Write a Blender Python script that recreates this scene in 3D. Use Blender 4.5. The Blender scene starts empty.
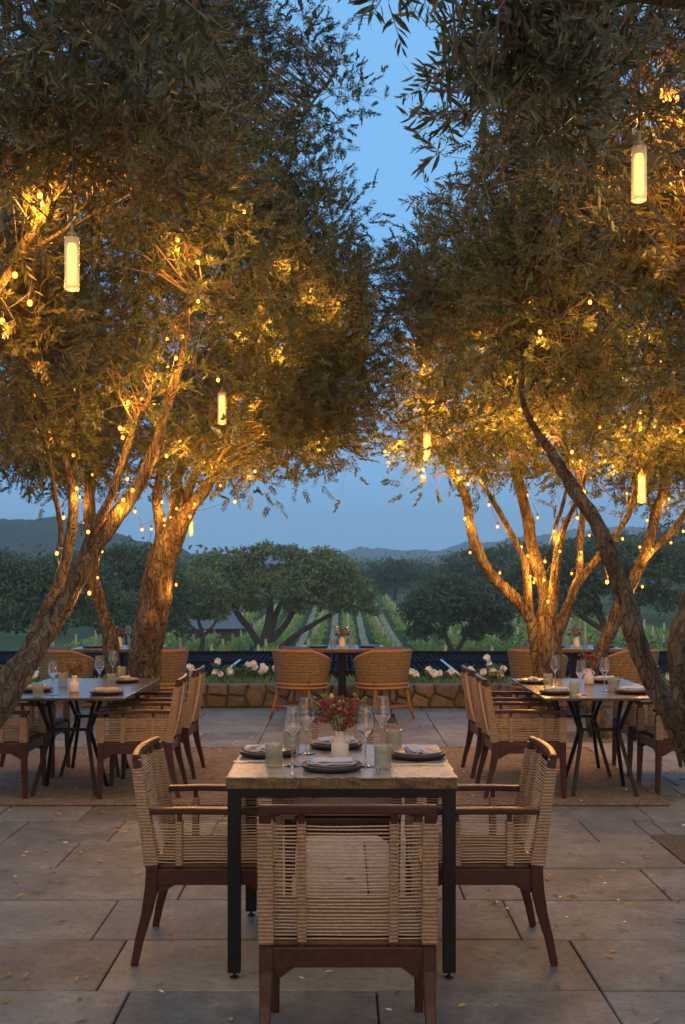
import bpy, bmesh, math, random
import numpy as np
from mathutils import Vector, Matrix, noise
R = math.radians
random.seed(7)
rng = np.random.default_rng(11)
scene = bpy.context.scene
COL = scene.collection
F, CX, HY, H = 1160.0, 342.5, 580.0, 1.5

def P(px, py, Y):
    return Vector(((px - CX) / F * Y, Y, H - (py - HY) / F * Y))
def on_plane(px, py, z):
    Y = (H - z) * F / (py - HY)
    return Vector(((px - CX) / F * Y, Y, z))

# ------------------------------------------------------------------ materials
def mat(name, color=(.5, .5, .5), rough=.6, metal=0, spec=.5, **kw):
    m = bpy.data.materials.new(name); m.use_nodes = True
    b = m.node_tree.nodes['Principled BSDF']
    b.inputs['Base Color'].default_value = (*color, 1)
    b.inputs['Roughness'].default_value = rough
    b.inputs['Metallic'].default_value = metal
    b.inputs['Specular IOR Level'].default_value = spec
    for k, v in kw.items():
        b.inputs[k].default_value = v
    return m
def nd(m, t, **kw):
    n = m.node_tree.nodes.new(t)
    for k, v in kw.items():
        if k in n.inputs and not hasattr(n, k): n.inputs[k].default_value = v
        else: setattr(n, k, v)
    return n
def ln(m, a, b): m.node_tree.links.new(a, b)
def bsdf(m): return m.node_tree.nodes['Principled BSDF']
def ramp(m, fac, stops):
    r = nd(m, 'ShaderNodeValToRGB'); e = r.color_ramp.elements
    while len(e) < len(stops): e.new(.5)
    for i, (p, c) in enumerate(stops):
        e[i].position = p; e[i].color = (*c, 1)
    ln(m, fac, r.inputs[0]); return r
def coord(m, out='Object', scale=(1, 1, 1)):
    t = nd(m, 'ShaderNodeTexCoord'); mp = nd(m, 'ShaderNodeMapping')
    mp.inputs['Scale'].default_value = scale
    ln(m, t.outputs[out], mp.inputs[0]); return mp.outputs[0]
def tex_noise(m, vec, scale, detail=5, rough=.6):
    n = nd(m, 'ShaderNodeTexNoise'); n.inputs['Scale'].default_value = scale
    n.inputs['Detail'].default_value = detail; n.inputs['Roughness'].default_value = rough
    ln(m, vec, n.inputs['Vector']); return n.outputs['Fac']
def bump(m, h, strength=.4, dist=.01):
    b = nd(m, 'ShaderNodeBump'); b.inputs['Strength'].default_value = strength
    b.inputs['Distance'].default_value = dist
    ln(m, h, b.inputs['Height']); ln(m, b.outputs[0], bsdf(m).inputs['Normal']); return b
def noisy(name, c1, c2, scale, rough=.7, bstr=.3, bdist=.005, detail=5, stretch=(1, 1, 1), c3=None, **kw):
    m = mat(name, c1, rough, **kw); v = coord(m, 'Object', stretch)
    f = tex_noise(m, v, scale, detail)
    st = [(.32, c1), (.68, c2)] if c3 is None else [(.3, c1), (.5, c2), (.72, c3)]
    r = ramp(m, f, st); ln(m, r.outputs[0], bsdf(m).inputs['Base Color'])
    if bstr: bump(m, f, bstr, bdist)
    return m
def math_n(m, op, a, b=None):
    n = nd(m, 'ShaderNodeMath', operation=op)
    for i, x in enumerate((a, b)):
        if x is None: continue
        if isinstance(x, (int, float)): n.inputs[i].default_value = x
        else: ln(m, x, n.inputs[i])
    return n.outputs[0]
def mixc(m, fac, a, b, mode='MIX'):
    n = nd(m, 'ShaderNodeMix', data_type='RGBA', blend_type=mode)
    for s, x in ((n.inputs['Factor'], fac), (n.inputs[6], a), (n.inputs[7], b)):
        if isinstance(x, (int, float)): s.default_value = x
        elif isinstance(x, tuple): s.default_value = (*x, 1)
        else: ln(m, x, s)
    return n.outputs[2]

def leaf_mat(name, top_a, top_b, back, transl=.3, rough=.5, spec=.3):
    m = bpy.data.materials.new(name); m.use_nodes = True; nt = m.node_tree
    b = bsdf(m); b.inputs['Roughness'].default_value = rough; b.inputs['Specular IOR Level'].default_value = spec
    at = nd(m, 'ShaderNodeAttribute', attribute_name='rnd')
    c = ramp(m, at.outputs['Fac'], [(0, top_a), (1, top_b)]).outputs[0]
    g = nd(m, 'ShaderNodeNewGeometry')
    c2 = mixc(m, g.outputs['Backfacing'], c, back)
    ln(m, c2, b.inputs['Base Color'])
    t = nd(m, 'ShaderNodeBsdfTranslucent'); ln(m, c2, t.inputs['Color'])
    mx = nd(m, 'ShaderNodeMixShader'); mx.inputs[0].default_value = transl
    ln(m, b.outputs[0], mx.inputs[1]); ln(m, t.outputs[0], mx.inputs[2])
    out = [n for n in nt.nodes if n.type == 'OUTPUT_MATERIAL'][0]
    ln(m, mx.outputs[0], out.inputs['Surface']); return m

M = {}
M['olive'] = leaf_mat('olive_leaf', (.020, .040, .009), (.088, .115, .026), (.125, .14, .070), .36, .42, .5)
M['olive_near'] = leaf_mat('olive_leaf_near', (.026, .034, .009), (.098, .090, .026), (.12, .115, .058), .27, .42, .5)
M['oak'] = leaf_mat('oak_leaf', (.042, .095, .048), (.30, .39, .17), (.19, .26, .13), .2, .6)
M['oak_dark'] = leaf_mat('oak_leaf_dark', (.024, .066, .046), (.15, .225, .125), (.10, .155, .10), .2, .6)
M['vine'] = leaf_mat('vine_leaf', (.15, .30, .045), (.38, .52, .12), (.30, .42, .14), .3, .6)
M['herb'] = leaf_mat('herb_leaf', (.05, .12, .025), (.14, .24, .05), (.14, .2, .08), .3)

def bark_mat(name, c1, c2):
    m = mat(name, c1, .85, spec=.2); v = coord(m, 'Object', (1, 1, .28))
    n1 = tex_noise(m, v, 22, 9, .72); n2 = tex_noise(m, coord(m, 'Object', (1, 1, .5)), 7, 6, .7)
    r = ramp(m, n1, [(.36, c1), (.6, c2)])
    ln(m, mixc(m, ramp(m, n2, [(.45, (0, 0, 0)), (.62, (.75, .75, .75))]).outputs[0], r.outputs[0], (.26, .21, .155)), bsdf(m).inputs['Base Color'])
    vo = nd(m, 'ShaderNodeTexVoronoi', feature='DISTANCE_TO_EDGE'); vo.inputs['Scale'].default_value = 15
    nv = nd(m, 'ShaderNodeTexNoise'); nv.inputs['Scale'].default_value = 9; ln(m, v, nv.inputs['Vector'])
    vv = nd(m, 'ShaderNodeVectorMath', operation='MULTIPLY_ADD'); ln(m, nv.outputs['Color'], vv.inputs[0]); vv.inputs[1].default_value = (.34, .34, .5); ln(m, coord(m, 'Object', (1, 1, .22)), vv.inputs[2]); ln(m, vv.outputs[0], vo.inputs['Vector'])
    fis = ramp(m, vo.outputs['Distance'], [(0, (0, 0, 0)), (.13, (1, 1, 1))]).outputs[0]
    old = bsdf(m).inputs['Base Color'].links[0].from_socket
    ln(m, mixc(m, math_n(m, 'MULTIPLY', math_n(m, 'SUBTRACT', 1.0, fis), .42), old, (.022, .015, .011)), bsdf(m).inputs['Base Color'])
    bump(m, math_n(m, 'ADD', math_n(m, 'MULTIPLY', fis, .5), math_n(m, 'ADD', n1, math_n(m, 'MULTIPLY', n2, 1.2))), 1.0, .06); return m
M['bark'] = bark_mat('olive_bark', (.03, .021, .015), (.22, .155, .105))
M['twig'] = mat('olive_twig', (.15, .10, .06), .8)
M['oak_bark'] = noisy('oak_bark', (.03, .026, .022), (.075, .065, .052), 3, .9, .5, .05)
def wood_mat(name, c1, c2, rough=.4):
    m = mat(name, c1, rough, spec=.35); v = coord(m, 'Object', (1, 1, 1))
    f = tex_noise(m, coord(m, 'Object', (22, 3, 22)), 3, 6)
    ln(m, ramp(m, f, [(.3, c1), (.7, c2)]).outputs[0], bsdf(m).inputs['Base Color'])
    bump(m, f, .12, .003); return m
M['mahogany'] = wood_mat('mahogany', (.022, .0058, .004), (.062, .017, .0105), .36)
M['teak'] = wood_mat('teak', (.14, .06, .022), (.27, .125, .05), .5)

def rope_mat(name, c1, c2, freq=260, vec_scale=(1, 1, 1)):
    m = mat(name, c1, .85, spec=.2); v = coord(m, 'Object', vec_scale)
    w = nd(m, 'ShaderNodeTexWave', wave_type='BANDS', bands_direction='Z'); w.inputs['Scale'].default_value = freq / 6.283 * 1.0
    w.inputs['Distortion'].default_value = 1.2; w.inputs['Detail'].default_value = 2
    ln(m, v, w.inputs['Vector'])
    f = tex_noise(m, v, 60, 4)
    c = ramp(m, f, [(.3, c1), (.7, c2)]).outputs[0]
    c = mixc(m, math_n(m, 'MULTIPLY', w.outputs['Fac'], .45), c, (.12, .085, .05))
    ln(m, c, bsdf(m).inputs['Base Color'])
    bump(m, math_n(m, 'SUBTRACT', 1.0, w.outputs['Fac']), .7, .004); return m
M['rope_wrap'] = rope_mat('rope_wrap', (.25, .15, .098), (.42, .275, .19), 160)
M['rope'] = noisy('rope_strand', (.33, .21, .14), (.52, .36, .25), 120, .85, .5, .002)
M['seat_weave'] = rope_mat('woven_seat', (.10, .055, .032), (.19, .11, .062), 120)
M['cushion'] = noisy('brown_cushion', (.085, .04, .028), (.13, .065, .045), 180, .9, .3, .002)
M['black'] = noisy('black_steel', (.004, .004, .0045), (.008, .008, .009), 40, .45, .1, .001, spec=.22)
M['tabledark'] = noisy('dark_tabletop', (.03, .02, .016), (.065, .045, .036), 6, .22, .06, .002, stretch=(1, 8, 1), spec=.6)
def stone_table():
    m = mat('granite_top', (.5, .45, .38), .28, spec=.4); v = coord(m)
    n1 = tex_noise(m, coord(m, 'Object', (2.2, 1, 1)), 7, 9, .7); n2 = tex_noise(m, v, 70, 5, .7)
    c = ramp(m, n1, [(.34, (.03, .02, .012)), (.44, (.17, .125, .08)), (.52, (.34, .31, .26)), (.6, (.13, .08, .042)), (.68, (.30, .28, .24))]).outputs[0]
    c = mixc(m, .28, c, ramp(m, n2, [(.38, (.05, .04, .035)), (.62, (.42, .40, .36))]).outputs[0])
    g = nd(m, 'ShaderNodeNewGeometry'); sx = nd(m, 'ShaderNodeSeparateXYZ'); ln(m, g.outputs['Normal'], sx.inputs[0])
    top = math_n(m, 'GREATER_THAN', sx.outputs['Z'], .7)
    rough_c = ramp(m, n1, [(.3, (.03, .018, .010)), (.48, (.15, .09, .045)), (.6, (.07, .045, .025)), (.7, (.26, .19, .12))]).outputs[0]
    ln(m, mixc(m, top, rough_c, c), bsdf(m).inputs['Base Color'])
    ln(m, math_n(m, 'SUBTRACT', .8, math_n(m, 'MULTIPLY', top, .52)), bsdf(m).inputs['Roughness'])
    b = bump(m, math_n(m, 'ADD', n1, n2), .5, .006)
    ln(m, math_n(m, 'SUBTRACT', .9, math_n(m, 'MULTIPLY', top, .87)), b.inputs['Strength']); return m
M['stone_top'] = stone_table()
M['plate'] = noisy('charcoal_stoneware', (.014, .012, .013), (.028, .024, .024), 60, .45, .1, .001)
M['plate_in'] = noisy('grey_glaze', (.10, .10, .12), (.16, .16, .18), 30, .3, .05, .001)
M['napkin'] = noisy('lavender_linen', (.40, .38, .44), (.52, .50, .56), 220, .9, .3, .001)
M['napkin_tan'] = noisy('tan_linen', (.33, .24, .18), (.46, .35, .27), 220, .9, .3, .001)
def thin_glass(name, tint, body=0.0, body_c=(.5, .5, .4), rough=.02):
    m = bpy.data.materials.new(name); m.use_nodes = True; nt = m.node_tree; nt.nodes.remove(bsdf(m))
    out = [n for n in nt.nodes if n.type == 'OUTPUT_MATERIAL'][0]
    tr = nd(m, 'ShaderNodeBsdfTransparent'); tr.inputs[0].default_value = (*tint, 1)
    gl = nd(m, 'ShaderNodeBsdfGlossy'); gl.inputs['Roughness'].default_value = rough
    lw = nd(m, 'ShaderNodeLayerWeight'); lw.inputs[0].default_value = .5
    pw = math_n(m, 'ADD', math_n(m, 'MULTIPLY', math_n(m, 'POWER', lw.outputs['Facing'], 4.0), .95), .045)
    base = tr.outputs[0]
    if body:
        tl = nd(m, 'ShaderNodeBsdfTranslucent'); tl.inputs[0].default_value = (*body_c, 1); df = nd(m, 'ShaderNodeBsdfDiffuse'); df.inputs[0].default_value = (*body_c, 1)
        a = nd(m, 'ShaderNodeMixShader'); a.inputs[0].default_value = .5; ln(m, tl.outputs[0], a.inputs[1]); ln(m, df.outputs[0], a.inputs[2])
        b = nd(m, 'ShaderNodeMixShader'); b.inputs[0].default_value = body; ln(m, base, b.inputs[1]); ln(m, a.outputs[0], b.inputs[2]); base = b.outputs[0]
    mx = nd(m, 'ShaderNodeMixShader'); ln(m, pw, mx.inputs[0]); ln(m, base, mx.inputs[1]); ln(m, gl.outputs[0], mx.inputs[2])
    ln(m, mx.outputs[0], out.inputs['Surface']); return m
M['glass'] = mat('clear_glass', (1, 1, 1), .0, **{'Transmission Weight': 1.0, 'IOR': 1.46})
M['votive'] = thin_glass('pale_green_glass', (.90, .91, .85), .24, (.60, .61, .50), .15)
M['ceramic'] = noisy('blush_ceramic', (.62, .50, .44), (.72, .60, .54), 40, .5, .1, .001)
M['steel'] = mat('cutlery_steel', (.6, .6, .62), .2, 1)
M['petal_red'] = noisy('burgundy_petal', (.10, .005, .014), (.38, .02, .04), 60, .7, 0)
M['petal_pink'] = noisy('rose_petal', (.22, .02, .04), (.42, .08, .09), 60, .7, 0)
M['petal_yel'] = noisy('yellow_green_bract', (.26, .20, .045), (.16, .22, .05), 60, .7, 0)
M['bud_green'] = mat('green_bud', (.33, .42, .12), .5)
M['stem'] = mat('green_stem', (.09, .15, .04), .6)
M['petal_white'] = mat('white_petal', (.86, .86, .84), .6, **{'Subsurface Weight': .0})
M['wicker'] = rope_mat('wicker', (.09, .056, .034), (.27, .185, .108), 60)
M['wicker_rim'] = noisy('rattan_rim', (.22, .115, .045), (.34, .19, .085), 40, .55, .2, .002)
M['pillow'] = noisy('mauve_pillow', (.085, .062, .085), (.13, .10, .125), 150, .95, .3, .002)
M['pergola'] = mat('dark_navy_steel', (.009, .013, .024), .95, spec=.04)
M['white_paint'] = mat('white_pipe', (.7, .72, .75), .4)
M['roof_grey'] = noisy('slate_roof', (.10, .12, .16), (.14, .16, .2), 2, .6, .2, .02)
M['barn_wall'] = noisy('barn_board', (.05, .05, .05), (.09, .085, .08), 2, .9, .2, .02)
M['post_wood'] = noisy('pale_vine_post', (.42, .40, .34), (.55, .53, .46), 5, .9, .2, .01)

def lamp_mat(name, color, s):
    m = bpy.data.materials.new(name); m.use_nodes = True
    b = bsdf(m); b.inputs['Base Color'].default_value = (*color, 1)
    b.inputs['Emission Color'].default_value = (*color, 1); b.inputs['Emission Strength'].default_value = s
    return m
M['bulb'] = lamp_mat('lit_bulb', (1, .26, .045), 2.3)
M['lantern'] = lamp_mat('lit_lantern_core', (1, .60, .17), 1.4)
M['lantern_glass'] = thin_glass('frosted_lantern_glass', (.95, .9, .78), .45, (.8, .74, .58), .2)
M['cord'] = mat('brown_cord', (.05, .035, .02), .7)
M['brass'] = mat('aged_brass', (.35, .24, .11), .4, .8)

def rug_mat():
    m = mat('sisal', (.2, .13, .09), .95, spec=.1); v = coord(m)
    w = nd(m, 'ShaderNodeTexWave', wave_type='BANDS', bands_direction='X'); w.inputs['Scale'].default_value = 18; w.inputs['Distortion'].default_value = 3
    ln(m, v, w.inputs['Vector'])
    w2 = nd(m, 'ShaderNodeTexWave', wave_type='BANDS', bands_direction='Y'); w2.inputs['Scale'].default_value = 22; w2.inputs['Distortion'].default_value = 3
    ln(m, v, w2.inputs['Vector'])
    f = tex_noise(m, v, 5, 8, .7); f2 = tex_noise(m, v, 45, 4, .7)
    c = ramp(m, f, [(.32, (.11, .085, .068)), (.5, (.25, .195, .155)), (.6, (.16, .122, .098)), (.72, (.31, .25, .205))]).outputs[0]
    wv = math_n(m, 'MULTIPLY', w.outputs['Fac'], w2.outputs['Fac'])
    c = mixc(m, math_n(m, 'MULTIPLY', wv, .4), c, (.36, .26, .2))
    c = mixc(m, ramp(m, f2, [(.4, (0, 0, 0)), (.68, (.7, .7, .7))]).outputs[0], c, (.06, .04, .03))
    ln(m, c, bsdf(m).inputs['Base Color']); bump(m, math_n(m, 'ADD', wv, f2), .8, .006); return m
M['rug'] = rug_mat()
def paving_mat():
    m = mat('bluestone', (.2, .2, .2), .62, spec=.35); v = coord(m)
    g = nd(m, 'ShaderNodeNewGeometry'); rpi = g.outputs['Random Per Island']
    base = ramp(m, rpi, [(0, (.055, .066, .074)), (.25, (.19, .19, .175)), (.45, (.095, .105, .105)), (.62, (.25, .215, .165)), (.75, (.13, .13, .12)), (.9, (.095, .07, .048)), (1, (.12, .145, .165))]).outputs[0]
    n1 = tex_noise(m, coord(m, 'Object', (1.15, 1.0, 1)), 3.2, 9, .66); n2 = tex_noise(m, v, 26, 6, .7); n3 = tex_noise(m, v, 140, 3)
    c = mixc(m, math_n(m, 'MULTIPLY', n1, .75), base, ramp(m, n1, [(.36, (.045, .043, .038)), (.66, (.30, .285, .245))]).outputs[0])
    c = mixc(m, math_n(m, 'MULTIPLY', ramp(m, n2, [(.5, (0, 0, 0)), (.68, (1, 1, 1))]).outputs[0], .5), c, (.07, .058, .05))
    c = mixc(m, math_n(m, 'MULTIPLY', ramp(m, n3, [(.55, (0, 0, 0)), (.7, (1, 1, 1))]).outputs[0], .4), c, (.34, .32, .30))
    ln(m, c, bsdf(m).inputs['Base Color'])
    ln(m, math_n(m, 'ADD', .4, math_n(m, 'MULTIPLY', n2, .4)), bsdf(m).inputs['Roughness'])
    bump(m, math_n(m, 'ADD', math_n(m, 'ADD', n1, math_n(m, 'MULTIPLY', n2, .5)), math_n(m, 'MULTIPLY', n3, .25)), .55, .014); return m
M['paving'] = paving_mat()
M['soil'] = noisy('joint_soil', (.02, .016, .011), (.05, .04, .027), 20, .95, .5, .01)
M['grit'] = noisy('brown_grit', (.06, .045, .025), (.16, .12, .07), 60, .95, .9, .02)
def wall_mat():
    m = mat('fieldstone', (.3, .25, .2), .85, spec=.25); g = nd(m, 'ShaderNodeNewGeometry')
    base = ramp(m, g.outputs['Random Per Island'], [(0, (.07, .05, .036)), (.3, (.22, .165, .11)), (.5, (.12, .11, .10)), (.75, (.30, .20, .115)), (1, (.09, .08, .075))]).outputs[0]
    v = coord(m); n = tex_noise(m, v, 14, 7, .65)
    ln(m, mixc(m, .5, base, ramp(m, n, [(.3, (.05, .04, .03)), (.7, (.28, .22, .165))]).outputs[0]), bsdf(m).inputs['Base Color'])
    bump(m, n, .8, .03); return m
M['fieldstone'] = wall_mat()
def ground_mat():
    m = mat('meadow', (.06, .09, .03), .95, spec=.1); v = coord(m)
    n = tex_noise(m, v, .06, 6); n2 = tex_noise(m, v, 1.2, 6)
    c = ramp(m, n, [(.35, (.035, .06, .022)), (.5, (.07, .11, .035)), (.65, (.11, .13, .05))]).outputs[0]
    c = mixc(m, math_n(m, 'MULTIPLY', n2, .5), c, (.03, .045, .018))
    ln(m, c, bsdf(m).inputs['Base Color']); bump(m, n2, .6, .2); return m
M['ground'] = ground_mat()
M['forest'] = noisy('forest_hill', (.012, .026, .020), (.045, .065, .045), .12, .95, 0, detail=8, spec=.1)
M['leaf_dry'] = leaf_mat('dry_leaf', (.16, .08, .025), (.52, .33, .09), (.30, .2, .09), .1, .7)

# ------------------------------------------------------------------ mesh helpers
class MB:
    def __init__(s): s.v = []; s.f = []; s.mi = []; s.sm = []
    def add(s, vs, fs, mi=0, smooth=False):
        o = len(s.v); s.v += [tuple(v) for v in vs]
        for f in fs: s.f.append([i + o for i in f]); s.mi.append(mi); s.sm.append(smooth)
    def box(s, c, size, mi=0, rot=None):
        x, y, z = (a / 2 for a in size)
        vs = [Vector((i * x, j * y, k * z)) for k in (-1, 1) for j in (-1, 1) for i in (-1, 1)]
        if rot is not None: vs = [rot @ v for v in vs]
        vs = [v + Vector(c) for v in vs]
        s.add(vs, [(0, 2, 3, 1), (4, 5, 7, 6), (0, 1, 5, 4), (2, 6, 7, 3), (0, 4, 6, 2), (1, 3, 7, 5)], mi)
    def bar(s, pts, ws, hs, side=(1, 0, 0), mi=0, smooth=False):
        """rectangular section swept along pts; side = width direction"""
        pts = [Vector(p) for p in pts]; n = len(pts)
        if not hasattr(ws, '__len__'): ws = [ws] * n
        if not hasattr(hs, '__len__'): hs = [hs] * n
        rings = []
        for i, p in enumerate(pts):
            t = (pts[min(i + 1, n - 1)] - pts[max(i - 1, 0)]).normalized()
            sd = Vector(side); sd = (sd - t * sd.dot(t)).normalized(); u = t.cross(sd)
            w, h = ws[i] / 2, hs[i] / 2
            rings.append([p + sd * w + u * h, p - sd * w + u * h, p - sd * w - u * h, p + sd * w - u * h])
        vs = [v for r in rings for v in r]; fs = []
        for i in range(n - 1):
            for k in range(4):
                a = i * 4 + k; b = i * 4 + (k + 1) % 4
                fs.append((a, b, b + 4, a + 4))
        fs += [(3, 2, 1, 0), tuple((n - 1) * 4 + k for k in range(4))]
        s.add(vs, fs, mi, smooth)
    def tube(s, pts, rad, sides=6, mi=0, cap=True, smooth=True, jitter=0, seed=0):
        pts = [Vector(p) for p in pts]; n = len(pts)
        if not hasattr(rad, '__len__'): rad = [rad] * n
        t0 = (pts[1] - pts[0]).normalized()
        ref = Vector((0, 0, 1)) if abs(t0.z) < .8 else Vector((1, 0, 0))
        u = t0.cross(ref).normalized(); vs = []
        for i, p in enumerate(pts):
            t = (pts[min(i + 1, n - 1)] - pts[max(i - 1, 0)]).normalized()
            u = (u - t * u.dot(t)).normalized(); w = t.cross(u)
            for k in range(sides):
                a = 2 * math.pi * k / sides; r = rad[i]
                d = u * math.cos(a) + w * math.sin(a)
                if jitter:
                    q = p + d * r
                    r *= 1 + jitter * (.7 * abs(noise.noise(Vector((q.x * 30, q.y * 30, q.z * 7)))) - .2 + noise.noise(q * 5 + Vector((seed, 0, 0))) * .7 + noise.noise(Vector((math.cos(a) * 1.6, math.sin(a) * 1.6, p.z * .7 + seed))) * .9 + .35 * noise.noise(q * 16))
                vs.append(p + d * r)
        fs = []
        for i in range(n - 1):
            for k in range(sides):
                a = i * sides + k; b = i * sides + (k + 1) % sides
                fs.append((a, b, b + sides, a + sides))
        if cap:
            fs += [tuple(range(sides))[::-1], tuple((n - 1) * sides + k for k in range(sides))]
        s.add(vs, fs, mi, smooth)
    def lathe(s, prof, sides=24, c=(0, 0, 0), mi=0, smooth=True, closed=False):
        c = Vector(c); vs = []
        for r, z in prof:
            for k in range(sides):
                a = 2 * math.pi * k / sides
                vs.append(c + Vector((r * math.cos(a), r * math.sin(a), z)))
        fs = []
        for i in range(len(prof) - 1):
            for k in range(sides):
                a = i * sides + k; b = i * sides + (k + 1) % sides
                fs.append((a, b, b + sides, a + sides))
        if prof[0][0] > 1e-5 and not closed: fs.append(tuple(range(sides))[::-1])
        if prof[-1][0] > 1e-5 and not closed: fs.append(tuple((len(prof) - 1) * sides + k for k in range(sides)))
        s.add(vs, fs, mi, smooth)
    def ball(s, c, r, mi=0, seg=8, rings=6, sc=(1, 1, 1)):
        prof = [(max(r * math.sin(math.pi * i / rings), 1e-6), -r * math.cos(math.pi * i / rings)) for i in range(rings + 1)]
        o = len(s.v); s.lathe(prof, seg, (0, 0, 0), mi, True, True)
        for i in range(o, len(s.v)):
            v = s.v[i]; s.v[i] = (v[0] * sc[0] + c[0], v[1] * sc[1] + c[1], v[2] * sc[2] + c[2])
    def build(s, name, mats, parent=None, loc=None, bevel=0, merge=False):
        me = bpy.data.meshes.new(name)
        me.from_pydata(s.v, [], s.f)
        mats = mats if isinstance(mats, (list, tuple)) else [mats]
        for m in mats: me.materials.append(m)
        me.polygons.foreach_set('material_index', s.mi)
        me.polygons.foreach_set('use_smooth', s.sm)
        me.update()
        o = bpy.data.objects.new(name, me); COL.objects.link(o)
        if parent is not None: o.parent = parent
        if loc is not None: o.location = loc
        if bevel:
            md = o.modifiers.new('bevel', 'BEVEL'); md.width = bevel; md.segments = 2; md.limit_method = 'ANGLE'; md.angle_limit = R(40)
        return o

def np_mesh(name, verts, faces_flat, sizes, mats, mi=None, rnd=None, parent=None, smooth=False):
    me = bpy.data.meshes.new(name)
    me.vertices.add(len(verts)); me.vertices.foreach_set('co', np.asarray(verts, np.float32).ravel())
    me.loops.add(len(faces_flat)); me.loops.foreach_set('vertex_index', np.asarray(faces_flat, np.int32))
    st = np.concatenate([[0], np.cumsum(sizes)[:-1]]).astype(np.int32)
    me.polygons.add(len(sizes)); me.polygons.foreach_set('loop_start', st)
    for m in mats: me.materials.append(m)
    if mi is not None: me.polygons.foreach_set('material_index', np.asarray(mi, np.int32))
    me.polygons.foreach_set('use_smooth', np.full(len(sizes), smooth))
    me.update(calc_edges=True)
    if rnd is not None:
        a = me.attributes.new('rnd', 'FLOAT', 'FACE'); a.data.foreach_set('value', np.asarray(rnd, np.float32))
    o = bpy.data.objects.new(name, me); COL.objects.link(o)
    if parent is not None: o.parent = parent
    return o

def tag(o, label=None, cat=None, group=None, kind=None):
    if label: o['label'] = label
    if cat: o['category'] = cat
    if group: o['group'] = group
    if kind: o['kind'] = kind
    return o
def thing(name, label, cat, loc=(0, 0, 0), rz=0, group=None):
    o = bpy.data.objects.new(name, None); COL.objects.link(o); o.empty_display_size = .1
    o.location = loc; o.rotation_euler = (0, 0, rz); return tag(o, label, cat, group)
def children(o, idx={}):
    return list(o.children)
def dup(src, loc, rz=0, label=None, scale=None, kids=None):
    c = src.copy(); COL.objects.link(c); c.location = loc; c.rotation_euler = (0, 0, rz)
    if label: c['label'] = label
    if scale: c.scale = scale
    def rec(a, b):
        for ch in list(a.children):
            d = ch.copy(); COL.objects.link(d); d.parent = b; rec(ch, d)
    rec(src, c); return c
def smooth_path(pts, n=8):
    """Catmull-Rom through (Vector, radius) list"""
    q = [(Vector(p), r) for p, r in pts]; out = []
    for i in range(len(q) - 1):
        p0, p1, p2, p3 = q[max(i - 1, 0)], q[i], q[i + 1], q[min(i + 2, len(q) - 1)]
        for k in range(n):
            t = k / n
            a = [0.5 * ((2 * p1[j]) + (p2[j] - p0[j]) * t + (2 * p0[j] - 5 * p1[j] + 4 * p2[j] - p3[j]) * t * t + (3 * p1[j] - p0[j] - 3 * p2[j] + p3[j]) * t ** 3) for j in (0, 1)]
            out.append((a[0], max(a[1], .002)))
    out.append(q[-1]); return out

# ------------------------------------------------------------------ camera / world
cam = bpy.data.objects.new('camera', bpy.data.cameras.new('camera')); COL.objects.link(cam)
cam.location = (0, 0, H); cam.rotation_euler = (R(90), 0, 0)
cam.data.sensor_fit = 'VERTICAL'; cam.data.sensor_height = 36; cam.data.sensor_width = 36
cam.data.lens = F / 1024 * 36; cam.data.shift_y = (HY - 512) / 1024
cam.data.clip_end = 6000; cam.data.clip_start = .05
cam.data.dof.use_dof = True; cam.data.dof.focus_distance = 5.2; cam.data.dof.aperture_fstop = 14
scene.camera = cam

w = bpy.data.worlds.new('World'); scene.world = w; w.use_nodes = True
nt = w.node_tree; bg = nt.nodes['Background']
sky = nt.nodes.new('ShaderNodeTexSky'); sky.sky_type = 'NISHITA'; sky.sun_disc = False
SUN_EL, SUN_ROT = 2.0, 180.0
sky.sun_elevation = R(SUN_EL); sky.sun_rotation = R(SUN_ROT)
sky.air_density = 1.0; sky.dust_density = .3; sky.ozone_density = 4.0
hs = nt.nodes.new('ShaderNodeHueSaturation'); hs.inputs['Saturation'].default_value = 0.95
mixw = nt.nodes.new('ShaderNodeMix'); mixw.data_type = 'RGBA'; mixw.inputs['Factor'].default_value = .82
mixw.inputs[7].default_value = (1.08, 2.65, 4.7, 1)
nt.links.new(sky.outputs[0], hs.inputs['Color']); nt.links.new(hs.outputs[0], mixw.inputs[6])
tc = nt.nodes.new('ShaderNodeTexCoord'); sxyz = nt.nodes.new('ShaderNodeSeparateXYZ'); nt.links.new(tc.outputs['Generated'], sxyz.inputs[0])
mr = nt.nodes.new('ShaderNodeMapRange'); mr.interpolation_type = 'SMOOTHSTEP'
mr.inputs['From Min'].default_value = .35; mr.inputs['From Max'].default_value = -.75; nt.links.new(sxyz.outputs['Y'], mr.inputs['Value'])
glow = nt.nodes.new('ShaderNodeMix'); glow.data_type = 'RGBA'; glow.inputs[7].default_value = (3.7, 3.15, 2.5, 1)   # warm fill added to the sky behind the viewer to light the fronts
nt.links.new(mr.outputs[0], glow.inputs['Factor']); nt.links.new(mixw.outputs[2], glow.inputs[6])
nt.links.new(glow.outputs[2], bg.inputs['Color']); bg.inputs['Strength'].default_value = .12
sl = bpy.data.lights.new('dusk_sun', 'SUN'); sl.energy = .25; sl.angle = R(40); sl.color = (1, .74, .5)
so = bpy.data.objects.new('dusk_sun', sl); COL.objects.link(so)
so.rotation_euler = (R(90 - 12), 0, R(SUN_ROT - 180) + R(10))

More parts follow.
